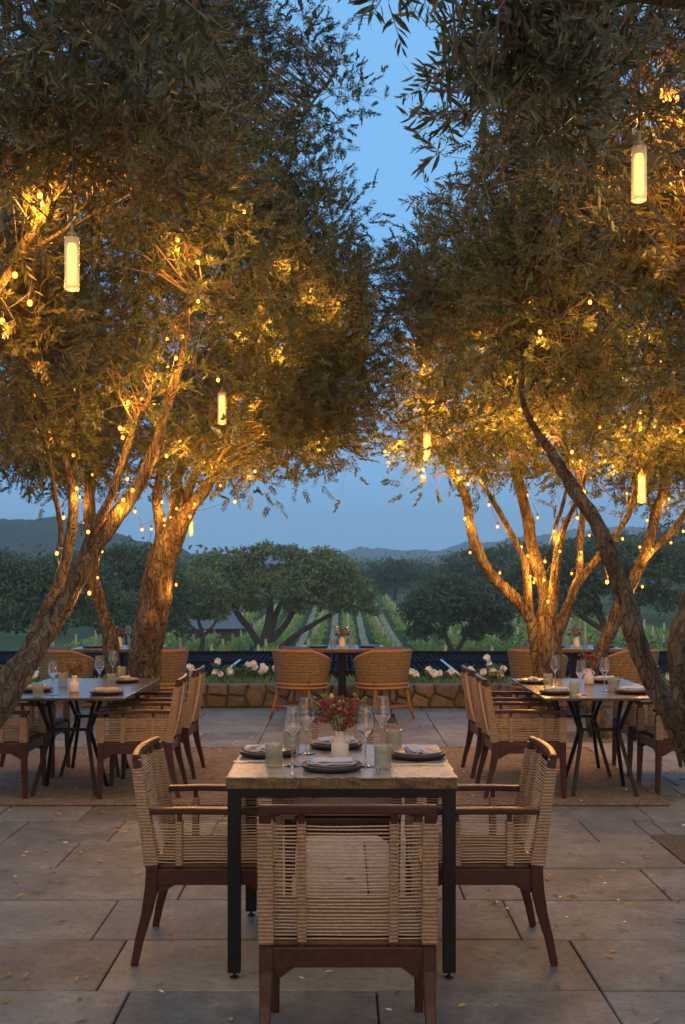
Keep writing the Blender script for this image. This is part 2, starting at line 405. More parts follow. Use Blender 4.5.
scene.view_settings.view_transform = 'Standard'; scene.view_settings.look = 'None'
scene.view_settings.exposure = 1.0; scene.view_settings.gamma = 1; scene.view_settings.use_curve_mapping = False
cy = scene.cycles
cy.use_denoising = True; cy.max_bounces = 8; cy.diffuse_bounces = 3; cy.glossy_bounces = 3; cy.transmission_bounces = 8; cy.transparent_max_bounces = 8
cy.caustics_reflective = False; cy.caustics_refractive = False; cy.sample_clamp_indirect = 4; cy.use_light_tree = True
cy.volume_bounces = 2; cy.blur_glossy = .5; cy.volume_step_rate = 4

# ------------------------------------------------------------------ terrain
def sstep(a, b, x):
    t = np.clip((x - a) / (b - a), 0, 1); return t * t * (3 - 2 * t)
def ground_h(x, y):
    x = np.asarray(x, float); y = np.asarray(y, float)
    z = -.06 - 1.2 * sstep(14.8, 19, y) - 2.5 * sstep(19, 42, y)
    z = z + 2.2 * sstep(85, 170, y) + 6 * sstep(200, 600, y)
    return z
xs = np.concatenate([-np.geomspace(2500, 20, 40), np.linspace(-18, 18, 25), np.geomspace(20, 2500, 40)])
ys = np.concatenate([np.linspace(-60, 14, 12), np.linspace(14.8, 60, 50), np.linspace(64, 220, 50), np.geomspace(230, 3000, 30)])
X, Y = np.meshgrid(xs, ys); Z = ground_h(X, Y)
Z = Z + np.where(Y > 40, .25 * np.sin(X * .11 + 1) * np.sin(Y * .09), 0) * np.clip((Y - 40) / 40, 0, 1)
nx, ny = len(xs), len(ys); idx = np.arange(nx * ny).reshape(ny, nx)
fq = np.stack([idx[:-1, :-1], idx[:-1, 1:], idx[1:, 1:], idx[1:, :-1]], -1).reshape(-1, 4)
g = np_mesh('ground', np.stack([X, Y, Z], -1).reshape(-1, 3), fq.ravel(), np.full(len(fq), 4), [M['ground']], smooth=True)
tag(g, kind='structure')

def hill(name, x0, x1, y0, y1, prof, nx=220, ny=40, amp=3, nf=.12):
    xs = np.linspace(x0, x1, nx); ys = np.linspace(y0, y1, ny); vs = []
    for j, y in enumerate(ys):
        v = j / (ny - 1)
        for x in xs:
            top = np.interp(x, [p[0] for p in prof], [p[1] for p in prof])
            e = math.sin(min(v / .55, 1) * math.pi / 2) if v < .55 else math.cos((v - .55) / .45 * math.pi / 2)
            q = Vector((x * nf, y * nf, 0))
            z = top * e + amp * e * (noise.noise(q) * .7 + abs(noise.noise(q * 2.7)) * .9 + noise.noise(q * .25) * 1.4) - 4
            vs.append((x, y, z))
    idx = np.arange(nx * ny).reshape(ny, nx)
    fq = np.stack([idx[:-1, :-1], idx[:-1, 1:], idx[1:, 1:], idx[1:, :-1]], -1).reshape(-1, 4)
    return tag(np_mesh(name, vs, fq.ravel(), np.full(len(fq), 4), [M['forest']], smooth=False), kind='structure')
def hz(px, py, Y): p = P(px, py, Y); return (p.x, p.z + 4)
hill('hill_wooded', -420, 40, 380, 700, [hz(-120, 530, 550), hz(-20, 523, 550), hz(55, 524, 550), hz(110, 535, 550), hz(170, 552, 550), hz(240, 566, 550), hz(330, 578, 550)], 260, 50, 3.2, .11)
hill('hill_far', -600, 900, 1150, 1600, [hz(200, 562, 1350), hz(320, 556, 1350), hz(345, 553, 1350), hz(390, 551, 1350), hz(440, 552, 1350), hz(470, 541, 1350), hz(500, 543, 1350), hz(560, 534, 1350), hz(640, 528, 1350), hz(800, 525, 1350)], 420, 40, 4.5, .07)

# ------------------------------------------------------------------ terrace
WELLS = [(1.81, 2.6, 6.12, 6.84), (-2.95, -2.2, 6.5, 7.3), (-2.35, -1.6, 10.75, 11.65), (1.6, 2.5, 10.7, 11.5), (2.6, 3.3, 10.75, 11.5)]
pv = MB(); r_ = random.Random(3)
def slab(x0, x1, y0, y1):
    if any(x0 < w_[1] and x1 > w_[0] and y0 < w_[3] and y1 > w_[2] for w_ in WELLS):
        # clip the slab against the wells in strips
        for w_ in WELLS:
            if x0 < w_[1] and x1 > w_[0] and y0 < w_[3] and y1 > w_[2]:
                for a in ((x0, w_[0], y0, y1), (w_[1], x1, y0, y1), (max(x0, w_[0]), min(x1, w_[1]), y0, w_[2]), (max(x0, w_[0]), min(x1, w_[1]), w_[3], y1)):
                    if a[1] - a[0] > .04 and a[3] - a[2] > .04: slab(*a)
                return
    g_ = .0038; z = r_.uniform(-.0025, .0015); b = .005
    j = [r_.uniform(-.0015, .0015) for _ in range(4)]
    x0 += g_; x1 -= g_; y0 += g_; y1 -= g_
    c = [(x0, y0), (x1, y0), (x1, y1), (x0, y1)]; ci = [(x0 + b, y0 + b), (x1 - b, y0 + b), (x1 - b, y1 - b), (x0 + b, y1 - b)]
    vs = [(x, y, -.045) for x, y in c] + [(x, y, z - .004) for x, y in c] + [(x, y, z) for x, y in ci]
    fs = [(8, 9, 10, 11)]
    for k in range(4):
        l = (k + 1) % 4; fs += [(k, l, 4 + l, 4 + k), (4 + k, 4 + l, 8 + l, 8 + k)]
    pv.add(vs, fs)
rows = [4.24 + .6 * k for k in range(-12, 16)]
fixed = [-5.4, -2.85, -.776, .945, 3.0, 5.5]
FIX_CUTS = {0: [-1.85, .245], -1: [-1.66, -.19, .70], 1: [-2.75, .03], 2: [-1.9, .51], 3: [-2.0, -1.1]}
for k, y0 in enumerate(rows):
    y1 = min(y0 + .6, 13.66)
    if y0 > 13.5: break
    xsn = []
    lim = [-9.5] + [f for f in fixed if r_.random() < .72] + [9.5]
    for a, b in zip(lim[:-1], lim[1:]):
        xsn.append(a); x = a
        while True:
            x += r_.choice([.45, .6, .6, .75, .9, .9, 1.2])
            if x > b - .35: break
            xsn.append(x)
    xsn.append(9.5)
    for a, b in zip(xsn[:-1], xsn[1:]):
        if r_.random() < .16 and b - a > .55:
            s_ = y0 + .3; slab(a, b, y0, s_); slab(a, b, s_, y1)
        else: slab(a, b, y0, y1)
tag(pv.build('paving', M['paving']), kind='structure')
sb = MB(); sb.box((0, 5.1, -.03), (19.2, 17.2, .03)); tag(sb.build('joint_bed', M['soil']), kind='structure')
for i, w_ in enumerate(WELLS):
    gb = MB(); n_ = 14
    vs = []; fs = []
    for j in range(n_ + 1):
        for k in range(n_ + 1):
            x = w_[0] + .01 + (w_[1] - w_[0] - .02) * k / n_; y = w_[2] + .01 + (w_[3] - w_[2] - .02) * j / n_
            vs.append((x, y, -.004 + .012 * noise.noise(Vector((x * 9, y * 9, i)))))
    for j in range(n_):
        for k in range(n_):
            a = j * (n_ + 1) + k; fs.append((a, a + 1, a + n_ + 2, a + n_ + 1))
    gb.add(vs, fs, 0, True); tag(gb.build('tree_pit', M['grit']), kind='structure')

# fieldstone wall: irregular stones over a dark core
wl = thing('stone_wall', 'low brown fieldstone wall along the far edge of the terrace, under the white roses', 'wall', (0, 13.66, 0))
core = MB(); core.box((0, .168, .13), (19, .3, .262)); core.build('core', noisy('mortar', (.10, .085, .065), (.17, .15, .12), 30, .95, .5, .01), wl)
stn = MB(); r_ = random.Random(5)
seeds = []; x = -9.5
while x < 9.5:
    wd = r_.uniform(.13, .33)
    if r_.random() < .3: seeds.append((x + wd / 2, r_.uniform(.11, .16)))
    else:
        seeds.append((x + wd * r_.uniform(.3, .55), r_.uniform(.04, .09))); seeds.append((x + wd * r_.uniform(.45, .7), r_.uniform(.17, .24)))
    x += wd
for k, (sx, sz) in enumerate(seeds):
    poly = [(sx - .5, 0), (sx + .5, 0), (sx + .5, .278 + r_.uniform(-.012, .006)), (sx - .5, .278 + r_.uniform(-.012, .006))]
    for l in range(max(0, k - 6), min(len(seeds), k + 7)):
        if l == k: continue
        ox, oz = seeds[l]; nx_, nz_ = ox - sx, oz - sz; dd = math.hypot(nx_, nz_); nx_ /= dd; nz_ /= dd; lim = dd / 2 - .005; out = []
        for a, b in zip(poly, poly[1:] + poly[:1]):
            da = (a[0] - sx) * nx_ + (a[1] - sz) * nz_ - lim; db = (b[0] - sx) * nx_ + (b[1] - sz) * nz_ - lim
            if da <= 0: out.append(a)
            if da * db < 0: t = da / (da - db); out.append((a[0] + (b[0] - a[0]) * t, a[1] + (b[1] - a[1]) * t))
        poly = out
        if len(poly) < 3: break
    if len(poly) < 3: continue
    n = len(poly); d = r_.uniform(0, .045); cx = sum(p[0] for p in poly) / n; cz = sum(p[1] for p in poly) / n
    def sc(f): return [(cx + (x_ - cx) * f, cz + (z_ - cz) * f) for x_, z_ in poly]
    vs = [(x_, .05, z_) for x_, z_ in poly] + [(x_, .004 - d * .3, z_) for x_, z_ in sc(.98)] + [(x_, -.012 - d * .8, z_) for x_, z_ in sc(.9)] + [(x_, -.018 - d, z_) for x_, z_ in sc(.7)]
    fs = [tuple(3 * n + q for q in range(n))]
    for lay in range(3):
        for q in range(n): q2 = (q + 1) % n; fs.append((lay * n + q, lay * n + q2, lay * n + n + q2, lay * n + n + q))
    stn.add(vs, fs)
stn.build('stone_face', M['fieldstone'], wl)
bed = MB(); bed.box((0, 14.35, .06), (19, .7, .36)); tag(bed.build('planting_bed', M['soil']), kind='structure')

# rug
rg = MB(); nxr, nyr = 60, 30; vs = []; fs = []
rx0, rx1, ry0, ry1 = -2.95, 2.17, 7.70, 10.30
for j in range(nyr + 1):
    for k in range(nxr + 1):
        x = rx0 + (rx1 - rx0) * k / nxr; y = ry0 + (ry1 - ry0) * j / nyr
        vs.append((x, y, .009 + .003 * noise.noise(Vector((x * 2, y * 2, 0)))))
for j in range(nyr):
    for k in range(nxr):
        a = j * (nxr + 1) + k; fs.append((a, a + 1, a + nxr + 2, a + nxr + 1))
rg.add(vs, fs, 0, True)
for (a, b) in (((rx0, ry0), (rx1, ry0)), ((rx1, ry0), (rx1, ry1)), ((rx1, ry1), (rx0, ry1))):
    rg.tube([(a[0], a[1], .009), ((a[0] + b[0]) / 2, (a[1] + b[1]) / 2, .009), (b[0], b[1], .009)], .009, 6)
tag(rg.build('rug', M['rug']), 'large worn brown sisal rug spread under the long dark tables', 'rug')

# ------------------------------------------------------------------ leaves engine
def unit(a): return a / np.maximum(np.linalg.norm(a, axis=-1, keepdims=True), 1e-9)
class Foliage:
    def __init__(s): s.V = []; s.F = []; s.S = []; s.MI = []; s.RN = []; s.n = 0
    def leaves(s, base, ld, up, L, W, mi=0, hi=False, rnd=None):
        """base (N,3), direction ld, normal hint up, length L, width W"""
        N = len(base); side = unit(np.cross(ld, up)); nor = np.cross(side, ld)
        L = np.broadcast_to(np.asarray(L, float), (N,))[:, None]; W = np.broadcast_to(np.asarray(W, float), (N,))[:, None]
        if not hi:
            v = np.stack([base, base + ld * L * .45 + side * W * .5 + nor * W * .15, base + ld * L - nor * L * .08, base + ld * L * .45 - side * W * .5 + nor * W * .15], 1)
            f = np.arange(N)[:, None] * 4 + np.array([0, 1, 2, 3])[None]; sz = np.full(N, 4); rep = 1; nv = 4
        else:
            b = nor * L
            v = np.stack([base, base + ld * L * .28 + side * W * .42 + b * .03, base + ld * L * .28 - side * W * .42 + b * .03,
                          base + ld * L * .62 + side * W * .45 + b * .02, base + ld * L * .62 - side * W * .45 + b * .02, base + ld * L - b * .06,
                          base + ld * L * .28 + b * .0, base + ld * L * .62 - b * .01], 1)
            q = np.array([0, 1, 6, 6, 1, 3, 7, 7, 3, 5, 0, 6, 2, 2, 6, 7, 4, 4, 7, 5]); nv = 8
            f = np.arange(N)[:, None] * 8 + q[None]; sz = np.tile([3, 4, 3, 3, 4, 3], N); rep = 6
        if rnd is None: rnd = rng.random(N)
        s.V.append(v.reshape(-1, 3)); s.F.append(f.ravel() + s.n); s.S.append(sz); s.MI.append(np.full(len(sz), mi)); s.RN.append(np.repeat(rnd, rep)); s.n += N * nv
    def twigs(s, pts, rad, mi=1):
        """pts (N,K,3) polylines, triangular section"""
        N, K, _ = pts.shape; d = unit(pts[:, -1] - pts[:, 0]); ref = np.where(np.abs(d[:, 2:3]) < .8, np.array([[0, 0, 1.]]), np.array([[1., 0, 0]]))
        u = unit(np.cross(d, ref)); w_ = np.cross(d, u); ring = []
        rad = np.broadcast_to(np.asarray(rad, float), (N,))
        for k in range(K):
            r = (rad * (1 - .75 * k / (K - 1)))[:, None]
            for a in (0, 2.094, 4.189): ring.append(pts[:, k] + (u * math.cos(a) + w_ * math.sin(a)) * r)
        v = np.stack(ring, 1); q = []
        for k in range(K - 1):
            for a in range(3): b = (a + 1) % 3; q += [k * 3 + a, k * 3 + b, k * 3 + 3 + b, k * 3 + 3 + a]
        f = np.arange(N)[:, None] * (3 * K) + np.array(q)[None]
        nf = N * (K - 1) * 3
        s.V.append(v.reshape(-1, 3)); s.F.append(f.ravel() + s.n); s.S.append(np.full(nf, 4)); s.MI.append(np.full(nf, mi)); s.RN.append(np.zeros(nf)); s.n += N * 3 * K
    def sprays(s, base, d, TL, nl, leaf, wid, hi=False, droop=.25, twig=.0016):
        N = len(base); TL = np.broadcast_to(np.asarray(TL, float), (N,)); g = np.array([0, 0, -1.])
        tt = np.linspace(0, 1, 4)[None, :, None]
        path = base[:, None] + d[:, None] * tt * TL[:, None, None] + g * (tt ** 2) * (TL * droop)[:, None, None]
        s.twigs(path, twig)
        k = np.arange(nl); t = (.12 + .88 * (k + .5) / nl)[None, :, None]
        pos = base[:, None] + d[:, None] * t * TL[:, None, None] + g * t ** 2 * (TL * droop)[:, None, None]
        td = unit(d[:, None] + g * 2 * t * droop)
        ref = unit(rng.normal(size=(N, 1, 3))); u = unit(np.cross(td, ref)); w_ = np.cross(td, u)
        ph = (k * 1.5708 + (k % 2) * 1.5708)[None, :, None] + rng.uniform(-.5, .5, (N, nl, 1)); sd = u * np.cos(ph) + w_ * np.sin(ph)
        ld = unit(td * rng.uniform(.45, 1.0, (N, nl, 1)) + sd * rng.uniform(.5, .95, (N, nl, 1)) + rng.normal(size=(N, nl, 3)) * .16)
        up = unit(np.cross(ld, np.cross(td, ld)) * -1 + rng.normal(size=(N, nl, 3)) * .45)
        sh = (1.05 - .45 * t[..., 0]) * rng.uniform(.65, 1.2, (N, nl))
        tone = np.clip(rng.random((N, 1)) * .6 + rng.random((N, nl)) * .4, 0, 1)
        s.leaves(pos.reshape(-1, 3), ld.reshape(-1, 3), up.reshape(-1, 3), (leaf * sh).ravel(), (wid * sh).ravel(), 0, hi, tone.ravel())
    def build(s, name, mats, parent=None):
        return np_mesh(name, np.concatenate(s.V), np.concatenate(s.F), np.concatenate(s.S), mats, np.concatenate(s.MI), np.concatenate(s.RN), parent)

LOBE_TIPS = 82
class OliveTree:
    """stems: lists of (px,py,Y,radius_px) ; lobes: (px,py,Y,rpx,rpy,rdepth,density)"""
    def __init__(s, label, base, group='olive trees around the terrace', rs=.78):
        s.rs = rs
        s.root = thing('olive_tree', label, 'tree', base, 0, group); s.base = Vector(base); s.paths = []; s.mb = MB(); s.fol = Foliage(); s.nodes = []
    def stem(s, pts, sides=14, jit=.36, n=12):
        sides = int(sides * 1.8)
        q = []
        for p in pts:
            if len(p) == 4: q.append((P(p[0], p[1], p[2]), s.rs * p[3] / F * p[2]))
            else: q.append((Vector(p[0]), p[1] * s.rs / .78))
        sp = smooth_path(q, n)
        # gnarl
        sd = random.random() * 50; pp = []
        for i, (v, r) in enumerate(sp):
            k = min(1, i / 6)
            pp.append(v + Vector((noise.noise(v * 2.3 + Vector((sd, 0, 0))), noise.noise(v * 2.3 + Vector((0, sd, 0))), 0)) * .05 * k)
        rr = [r for _, r in sp]
        s.mb.tube([p - s.base for p in pp], rr, sides, 0, True, True, jit, sd)
        s.paths.append((pp, rr)); s.nodes += [(p, r) for p, r in zip(pp, rr)][len(pp) // 3:]
        return pp
    def lobe(s, px, py, Y, rx, ry, rd, dens=1.0, leaf=.055, wid=.0165, hi=False, nl=29, spr=13, twl=.19, clump=.15, up=.28, tips=None, core=.35):
        c = P(px, py, Y); a = np.array([rx / F * Y, rd, ry / F * Y])
        vol = 4.19 * a.prod(); n = tips if tips else max(5, int(LOBE_TIPS * dens * (a.mean() ** 2.0)))
        d = unit(rng.normal(size=(n, 3))); rr = (core + (1 - core) * rng.random((n, 1)) ** .55)
        tips_ = np.array(c) + d * a * rr
        nod = np.array([list(q[0]) for q in s.nodes]); nr = np.array([q[1] for q in s.nodes])
        bl = []
        for i, t in enumerate(tips_):
            dist = np.linalg.norm(nod - t, axis=1) + 6 * np.maximum(0, nod[:, 2] - t[2] + .1) * .25
            j = int(np.argmin(dist * (1 + .3 * rng.random(len(dist))))); a0 = nod[j]; dv = t - a0; L = np.linalg.norm(dv)
            m1 = a0 + dv * .35 + np.array([0, 0, .10 * L]) + rng.normal(size=3) * .07 * L; m2 = a0 + dv * .72 + np.array([0, 0, .07 * L]) + rng.normal(size=3) * .05 * L
            bl.append((np.stack([a0, m1, m2, t]), min(nr[j] * .5, .004 + .0055 * L)))
        s.fol.twigs(np.stack([b[0] for b in bl]) - np.array(s.base), np.array([b[1] for b in bl]))
        # side shoots along the branchlet plus a clump at its end
        path = np.stack([b[0] for b in bl]); k = spr
        tt = rng.random((n, k)) ** .6; tt = .45 + .55 * tt
        seg = np.minimum((tt * 3).astype(int), 2); fr = (tt * 3 - seg)[..., None]; ii = np.arange(n)[:, None]
        pos = path[ii, seg] * (1 - fr) + path[ii, seg + 1] * fr
        off = rng.normal(size=(n, k, 3)) * clump * np.array([1, 1, .85]); b2 = pos + off
        # twiglets from the branchlet to each spray
        s.fol.twigs(np.stack([pos, pos + off * .5 + np.array([0, 0, .02]), b2], 2).reshape(-1, 3, 3) - np.array(s.base), .0028)
        out = unit((b2 - np.array(c)) / a)
        dr = unit(out * .55 + unit(off) * .5 + rng.normal(size=(n, k, 3)) * .5 + np.array([0, 0, up]))
        s.fol.sprays(b2.reshape(-1, 3) - np.array(s.base), dr.reshape(-1, 3), twl * rng.uniform(.6, 1.25, n * k), nl, leaf, wid, hi, droop=.02)
    def finish(s, leafm='olive'):
        s.mb.build('trunk', M['bark'], s.root); s.fol.build('crown', [M[leafm], M['twig']], s.root); return s.root

# ---- front left leaning olive
bx = Vector((-2.38, 6.9, -.03))
T1 = OliveTree('leaning pale-barked olive tree rising over the left dark table', bx, rs=.60)
t1m = T1.stem([(tuple(bx), .15), (-22, 745, 6.95, 19), (12, 695, 7.0, 17), (42, 640, 7.1, 15.5), (80, 573, 7.25, 14), (106, 528, 7.35, 12.5), (135, 494, 7.45, 11), (148, 462, 7.5, 9), (163, 408, 7.55, 7.5), (180, 350, 7.6, 5), (190, 285, 7.7, 3.5), (196, 235, 7.8, 2.2)], 14)
T1.stem([(10, 698, 7.02, 10), (30, 655, 7.15, 11), (50, 600, 7.3, 10), (64, 551, 7.45, 9), (69, 500, 7.6, 7.5), (61, 455, 7.7, 6), (48, 408, 7.8, 4.5), (40, 350, 7.9, 2.5)])
T1.stem([(82, 570, 7.27, 8), (95, 525, 7.3, 8), (117, 482, 7.4, 7), (125, 455, 7.5, 6.5), (133, 415, 7.6, 5), (150, 395, 7.7, 3.5), (160, 330, 7.8, 2.2)])
T1.stem([(-25, 735, 7.0, 13), (0, 690, 7.3, 14), (20, 660, 7.35, 13), (40, 640, 7.25, 9)])
T1.stem([(61, 548, 7.45, 5), (55, 500, 7.5, 4), (48, 460, 7.6, 3), (30, 400, 7.7, 2.5)])
for lb in ((60, 350, 7.7, 110, 90, .8, 1.0), (10, 400, 7.9, 90, 75, .7, 1.0), (130, 240, 7.8, 130, 110, .8, .55), (180, 300, 7.9, 80, 100, .5, .45), (40, 200, 7.6, 120, 110, .8, 1.0), (150, 130, 7.8, 110, 110, .9, 1.0), (90, 60, 7.6, 130, 100, .9, 1.0)):
    T1.lobe(*lb)
T1.finish()

# ---- back left olive, two stems
bx = Vector((-1.98, 11.2, -.03))
T3 = OliveTree('thick two-stemmed olive tree behind the left dark table', bx, rs=.74)
T3.stem([(tuple(bx), .24), (143, 690, 11.2, 20), (148, 640, 11.1, 19), (158, 588, 11.0, 17), (170, 540, 10.9, 15), (184, 515, 10.9, 10), (199, 497, 10.8, 8.5), (212, 474, 10.7, 7), (225, 430, 10.7, 4.5), (245, 370, 10.7, 3), (265, 300, 10.7, 2)], 14)
T3.stem([(150, 650, 11.1, 11), (146, 600, 11.2, 12), (155, 560, 11.15, 11), (161, 538, 11.1, 9), (157, 503, 11.1, 7), (165, 450, 11.1, 5), (175, 380, 11.1, 3.5), (190, 280, 11.1, 2.2)])
T3.stem([(170, 545, 10.95, 10), (175, 510, 11, 8.5), (174, 475, 11.1, 6.5), (190, 420, 11.2, 4.5), (215, 330, 11.3, 3), (230, 220, 11.3, 2)])
T3.stem([(128, 725, 11.3, 11), (116, 680, 11.3, 10), (108, 640, 11.3, 9.5), (96, 593, 11.3, 9), (92, 545, 11.3, 8.5), (90, 496, 11.3, 7.5), (91, 455, 11.3, 6), (85, 400, 11.4, 4), (70, 330, 11.5, 2.5)])
T3.stem([(184, 517, 10.9, 6), (196, 470, 10.95, 5), (230, 440, 10.9, 4), (285, 400, 10.7, 3), (320, 340, 10.6, 2)])
T3.stem([(245, 370, 10.7, 3.2), (270, 250, 10.9, 2.6), (300, 130, 11, 2), (335, 70, 11, 1.2)])
for lb in ((300, 345, 10.6, 78, 120, 1.0, 1.7), (250, 420, 10.5, 100, 66, .9, 1.5), (335, 425, 10.3, 44, 40, .5, 2.4), (345, 330, 10.2, 34, 100, .5, 1.6), (170, 430, 11.2, 90, 60, .9, 1.1), (90, 420, 11.4, 90, 65, .9, 1.3), (15, 440, 11.5, 70, 50, .8, 1.2),
           (304, 250, 10.8, 64, 82, 1.0, 1.5), (230, 300, 11.2, 110, 100, 1.0, 1.0), (222, 176, 11, 84, 92, 1.1, 1.1), (170, 70, 11.2, 95, 110, 1.2, 1.0), (190, 75, 11, 34, 80, .8, 1.3)):
    T3.lobe(*lb)
T3.lobe(110, 300, 11.8, 120, 80, .9, 1.2)
T3.lobe(10, 270, 12, 80, 90, .9, 1.2)
T3.lobe(332, 90, 11, 42, 66, .5, .62, up=.5, core=.1, clump=.11, twl=.17)
T3.lobe(305, 30, 11, 22, 40, .3, .7, up=.5, core=.1, clump=.1, twl=.17)
T3.finish()

# ---- back right multi-stem olive
bx = Vector((1.93, 10.9, -.03))
T4 = OliveTree('olive tree with five splayed lit stems behind the right dark table', bx, rs=.58)
T4.stem([(tuple(bx), .18), (543, 690, 10.9, 17), (540, 660, 10.9, 13), (529, 620, 10.85, 10.5), (508, 591, 10.8, 9), (485, 565, 10.75, 8), (469, 524, 10.7, 7), (464, 492, 10.65, 6.2), (444, 460, 10.6, 5.5), (430, 432, 10.6, 4.5), (423, 381, 10.6, 3), (405, 320, 10.6, 1.8)], 12)
T4.stem([(545, 680, 10.85, 12), (546, 634, 10.85, 9.5), (545, 588, 10.9, 9), (531, 535, 10.95, 8.5), (518, 487, 11, 7.5), (515, 437, 11, 5.5), (505, 370, 11.1, 3.5), (490, 290, 11.1, 2)])
T4.stem([(547, 690, 10.85, 13), (549, 630, 10.75, 9), (555, 579, 10.6, 8), (559, 545, 10.5, 6.5), (572, 510, 10.45, 4.8), (585, 470, 10.4, 3.5), (600, 410, 10.4, 2)])
T4.stem([(550, 690, 10.9, 13), (556, 640, 10.9, 10), (575, 586, 10.95, 9.5), (592, 566, 11, 8), (614, 538, 11, 6), (632, 501, 11, 4.5), (645, 450, 11, 2.5)])
T4.stem([(529, 620, 10.85, 8), (527, 570, 10.7, 6.5), (522, 552, 10.65, 5.5), (494, 501, 10.5, 4.5), (474, 470, 10.45, 3.5), (455, 447, 10.4, 2.8), (425, 400, 10.4, 1.8)])
T4.stem([(579, 580, 10.95, 7), (582, 545, 11.05, 6.5), (585, 515, 11.1, 5.5), (580, 460, 11.2, 4), (570, 380, 11.2, 2.6), (555, 300, 11.2, 1.8)])
T4.stem([(557, 555, 10.55, 5), (553, 530, 10.5, 4.2), (563, 505, 10.5, 3.5), (570, 470, 10.5, 2.5), (560, 420, 10.5, 2)])
for lb in ((430, 320, 10.7, 45, 65, .8, .75), (405, 420, 10.4, 38, 48, .5, .95), (455, 430, 10.4, 60, 45, .7, .9), (500, 370, 10.8, 90, 90, 1.0, 1.3), (470, 270, 11.2, 75, 65, 1.0, 1.5), (560, 420, 11, 90, 60, 1.0, 1.2),
           (560, 310, 11.2, 120, 95, 1.2, 1.05), (640, 400, 11, 70, 80, 1.0, 1.0), (600, 230, 11.4, 120, 70, 1.1, .9), (520, 440, 10.6, 60, 42, .6, .8)):
    T4.lobe(*lb)
T4.lobe(395, 300, 10.6, 26, 60, .4, .5, up=.5, core=.1)
T4.finish()

# ---- right stem further right
bx = Vector((2.5, 11.15, -.03))
T6 = OliveTree('slanting single-stemmed olive tree right of the splayed one', bx, rs=.66)
T6.stem([(tuple(bx), .15), (590, 690, 11.15, 13), (600, 653, 11.15, 11.5), (613, 616, 11.15, 11), (628, 592, 11.2, 10), (646, 551, 11.25, 8.5), (659, 503, 11.3, 7), (668, 470, 11.3, 5), (685, 420, 11.3, 3)], 12)
T6.stem([(640, 566, 11.2, 5), (662, 540, 11.2, 4.5), (690, 500, 11.1, 3.5), (710, 440, 11, 2.5)])
for lb in ((660, 450, 11.4, 50, 50, .8, 1.1), (700, 430, 11.2, 60, 75, .9, 1.1), (690, 330, 11.4, 90, 90, 1.0, 1.0)):
    T6.lobe(*lb)
T6.finish()

# ---- dark leaning olive front right
bx = Vector((2.28, 6.5, -.03))
T5 = OliveTree('dark leaning olive trunk crossing in front of the right dark table', bx, rs=.68)
T5.stem([(tuple(bx), .15), (706, 780, 6.55, 20), (680, 735, 6.6, 17), (655, 680, 6.65, 15), (627, 607, 6.7, 13), (600, 538, 6.8, 12), (577, 492, 6.9, 11), (556, 460, 7.05, 7.5), (532, 418, 7.25, 5), (522, 360, 7.45, 3), (510, 290, 7.5, 1.8)], 14)
T5.stem([(712, 775, 6.5, 20), (690, 735, 6.45, 17), (680, 690, 6.4, 17), (681, 645, 6.4, 16), (695, 595, 6.4, 14), (720, 520, 6.4, 11), (735, 420, 6.4, 7), (720, 300, 6.4, 4)])
for lb in ((560, 310, 7.1, 90, 85, .8, 1.1), (640, 300, 7, 90, 90, .8, 1.0), (515, 230, 7.2, 62, 60, .7, 1.1), (590, 190, 7.3, 110, 80, .9, 1.0), (670, 170, 6.8, 80, 90, .8, 1.0), (600, 100, 7.2, 120, 80, .9, 1.0)):
    T5.lobe(*lb)
T5.finish()

# ---- overhanging near trees, trunks outside the frame
bx = Vector((-2.6, 4.4, -.03))
T7 = OliveTree('near olive tree whose dark boughs hang in the upper left corner', bx)
T7.stem([(tuple(bx), .16), ((-2.4, 4.4, 1.2), .13), ((-2.1, 4.5, 1.9), .11), ((-1.75, 4.6, 2.35), .09), (-30, 325, 4.75, 11), (10, 262, 4.8, 8), (45, 212, 4.8, 5), (80, 140, 4.7, 4), (130, 60, 4.4, 3)], 12)
T7.stem([((-2.1, 4.5, 1.9), .08), ((-1.9, 3.9, 2.5), .06), ((-1.5, 3.2, 2.95), .045), ((-1.0, 2.8, 3.1), .03), ((-.5, 2.5, 2.95), .016)])
T7.stem([(10, 262, 4.8, 5), (60, 235, 4.9, 3), (100, 215, 5, 2), (140, 190, 5, 1.5)])
T7.stem([((-1.75, 4.6, 2.35), .05), (-40, 280, 5.2, 6), (-10, 300, 5.3, 4), (20, 330, 5.3, 2)])
for lb in ((60, 110, 4.7, 130, 75, .55, 1.5), (150, 120, 4.5, 80, 60, .45, 1.5), (20, 30, 4.4, 150, 70, .5, 1.6), (20, 190, 4.9, 70, 50, .4, 1.2)):
    T7.lobe(*lb, hi=True, clump=.12, twl=.22, leaf=.056, wid=.0125, nl=24)
T7.lobe(15, 325, 5.2, 42, 40, .3, 1.8, hi=True, clump=.08, twl=.18, tips=14)
T7.lobe(95, 20, 2.9, 90, 25, .25, 1, hi=True, clump=.05, twl=.14, tips=12, spr=9, nl=14)
T7.lobe(190, -5, 2.3, 40, 18, .15, 1, hi=True, clump=.035, twl=.11, tips=6, spr=5, nl=9, up=-.3)
T7.finish('olive_near')

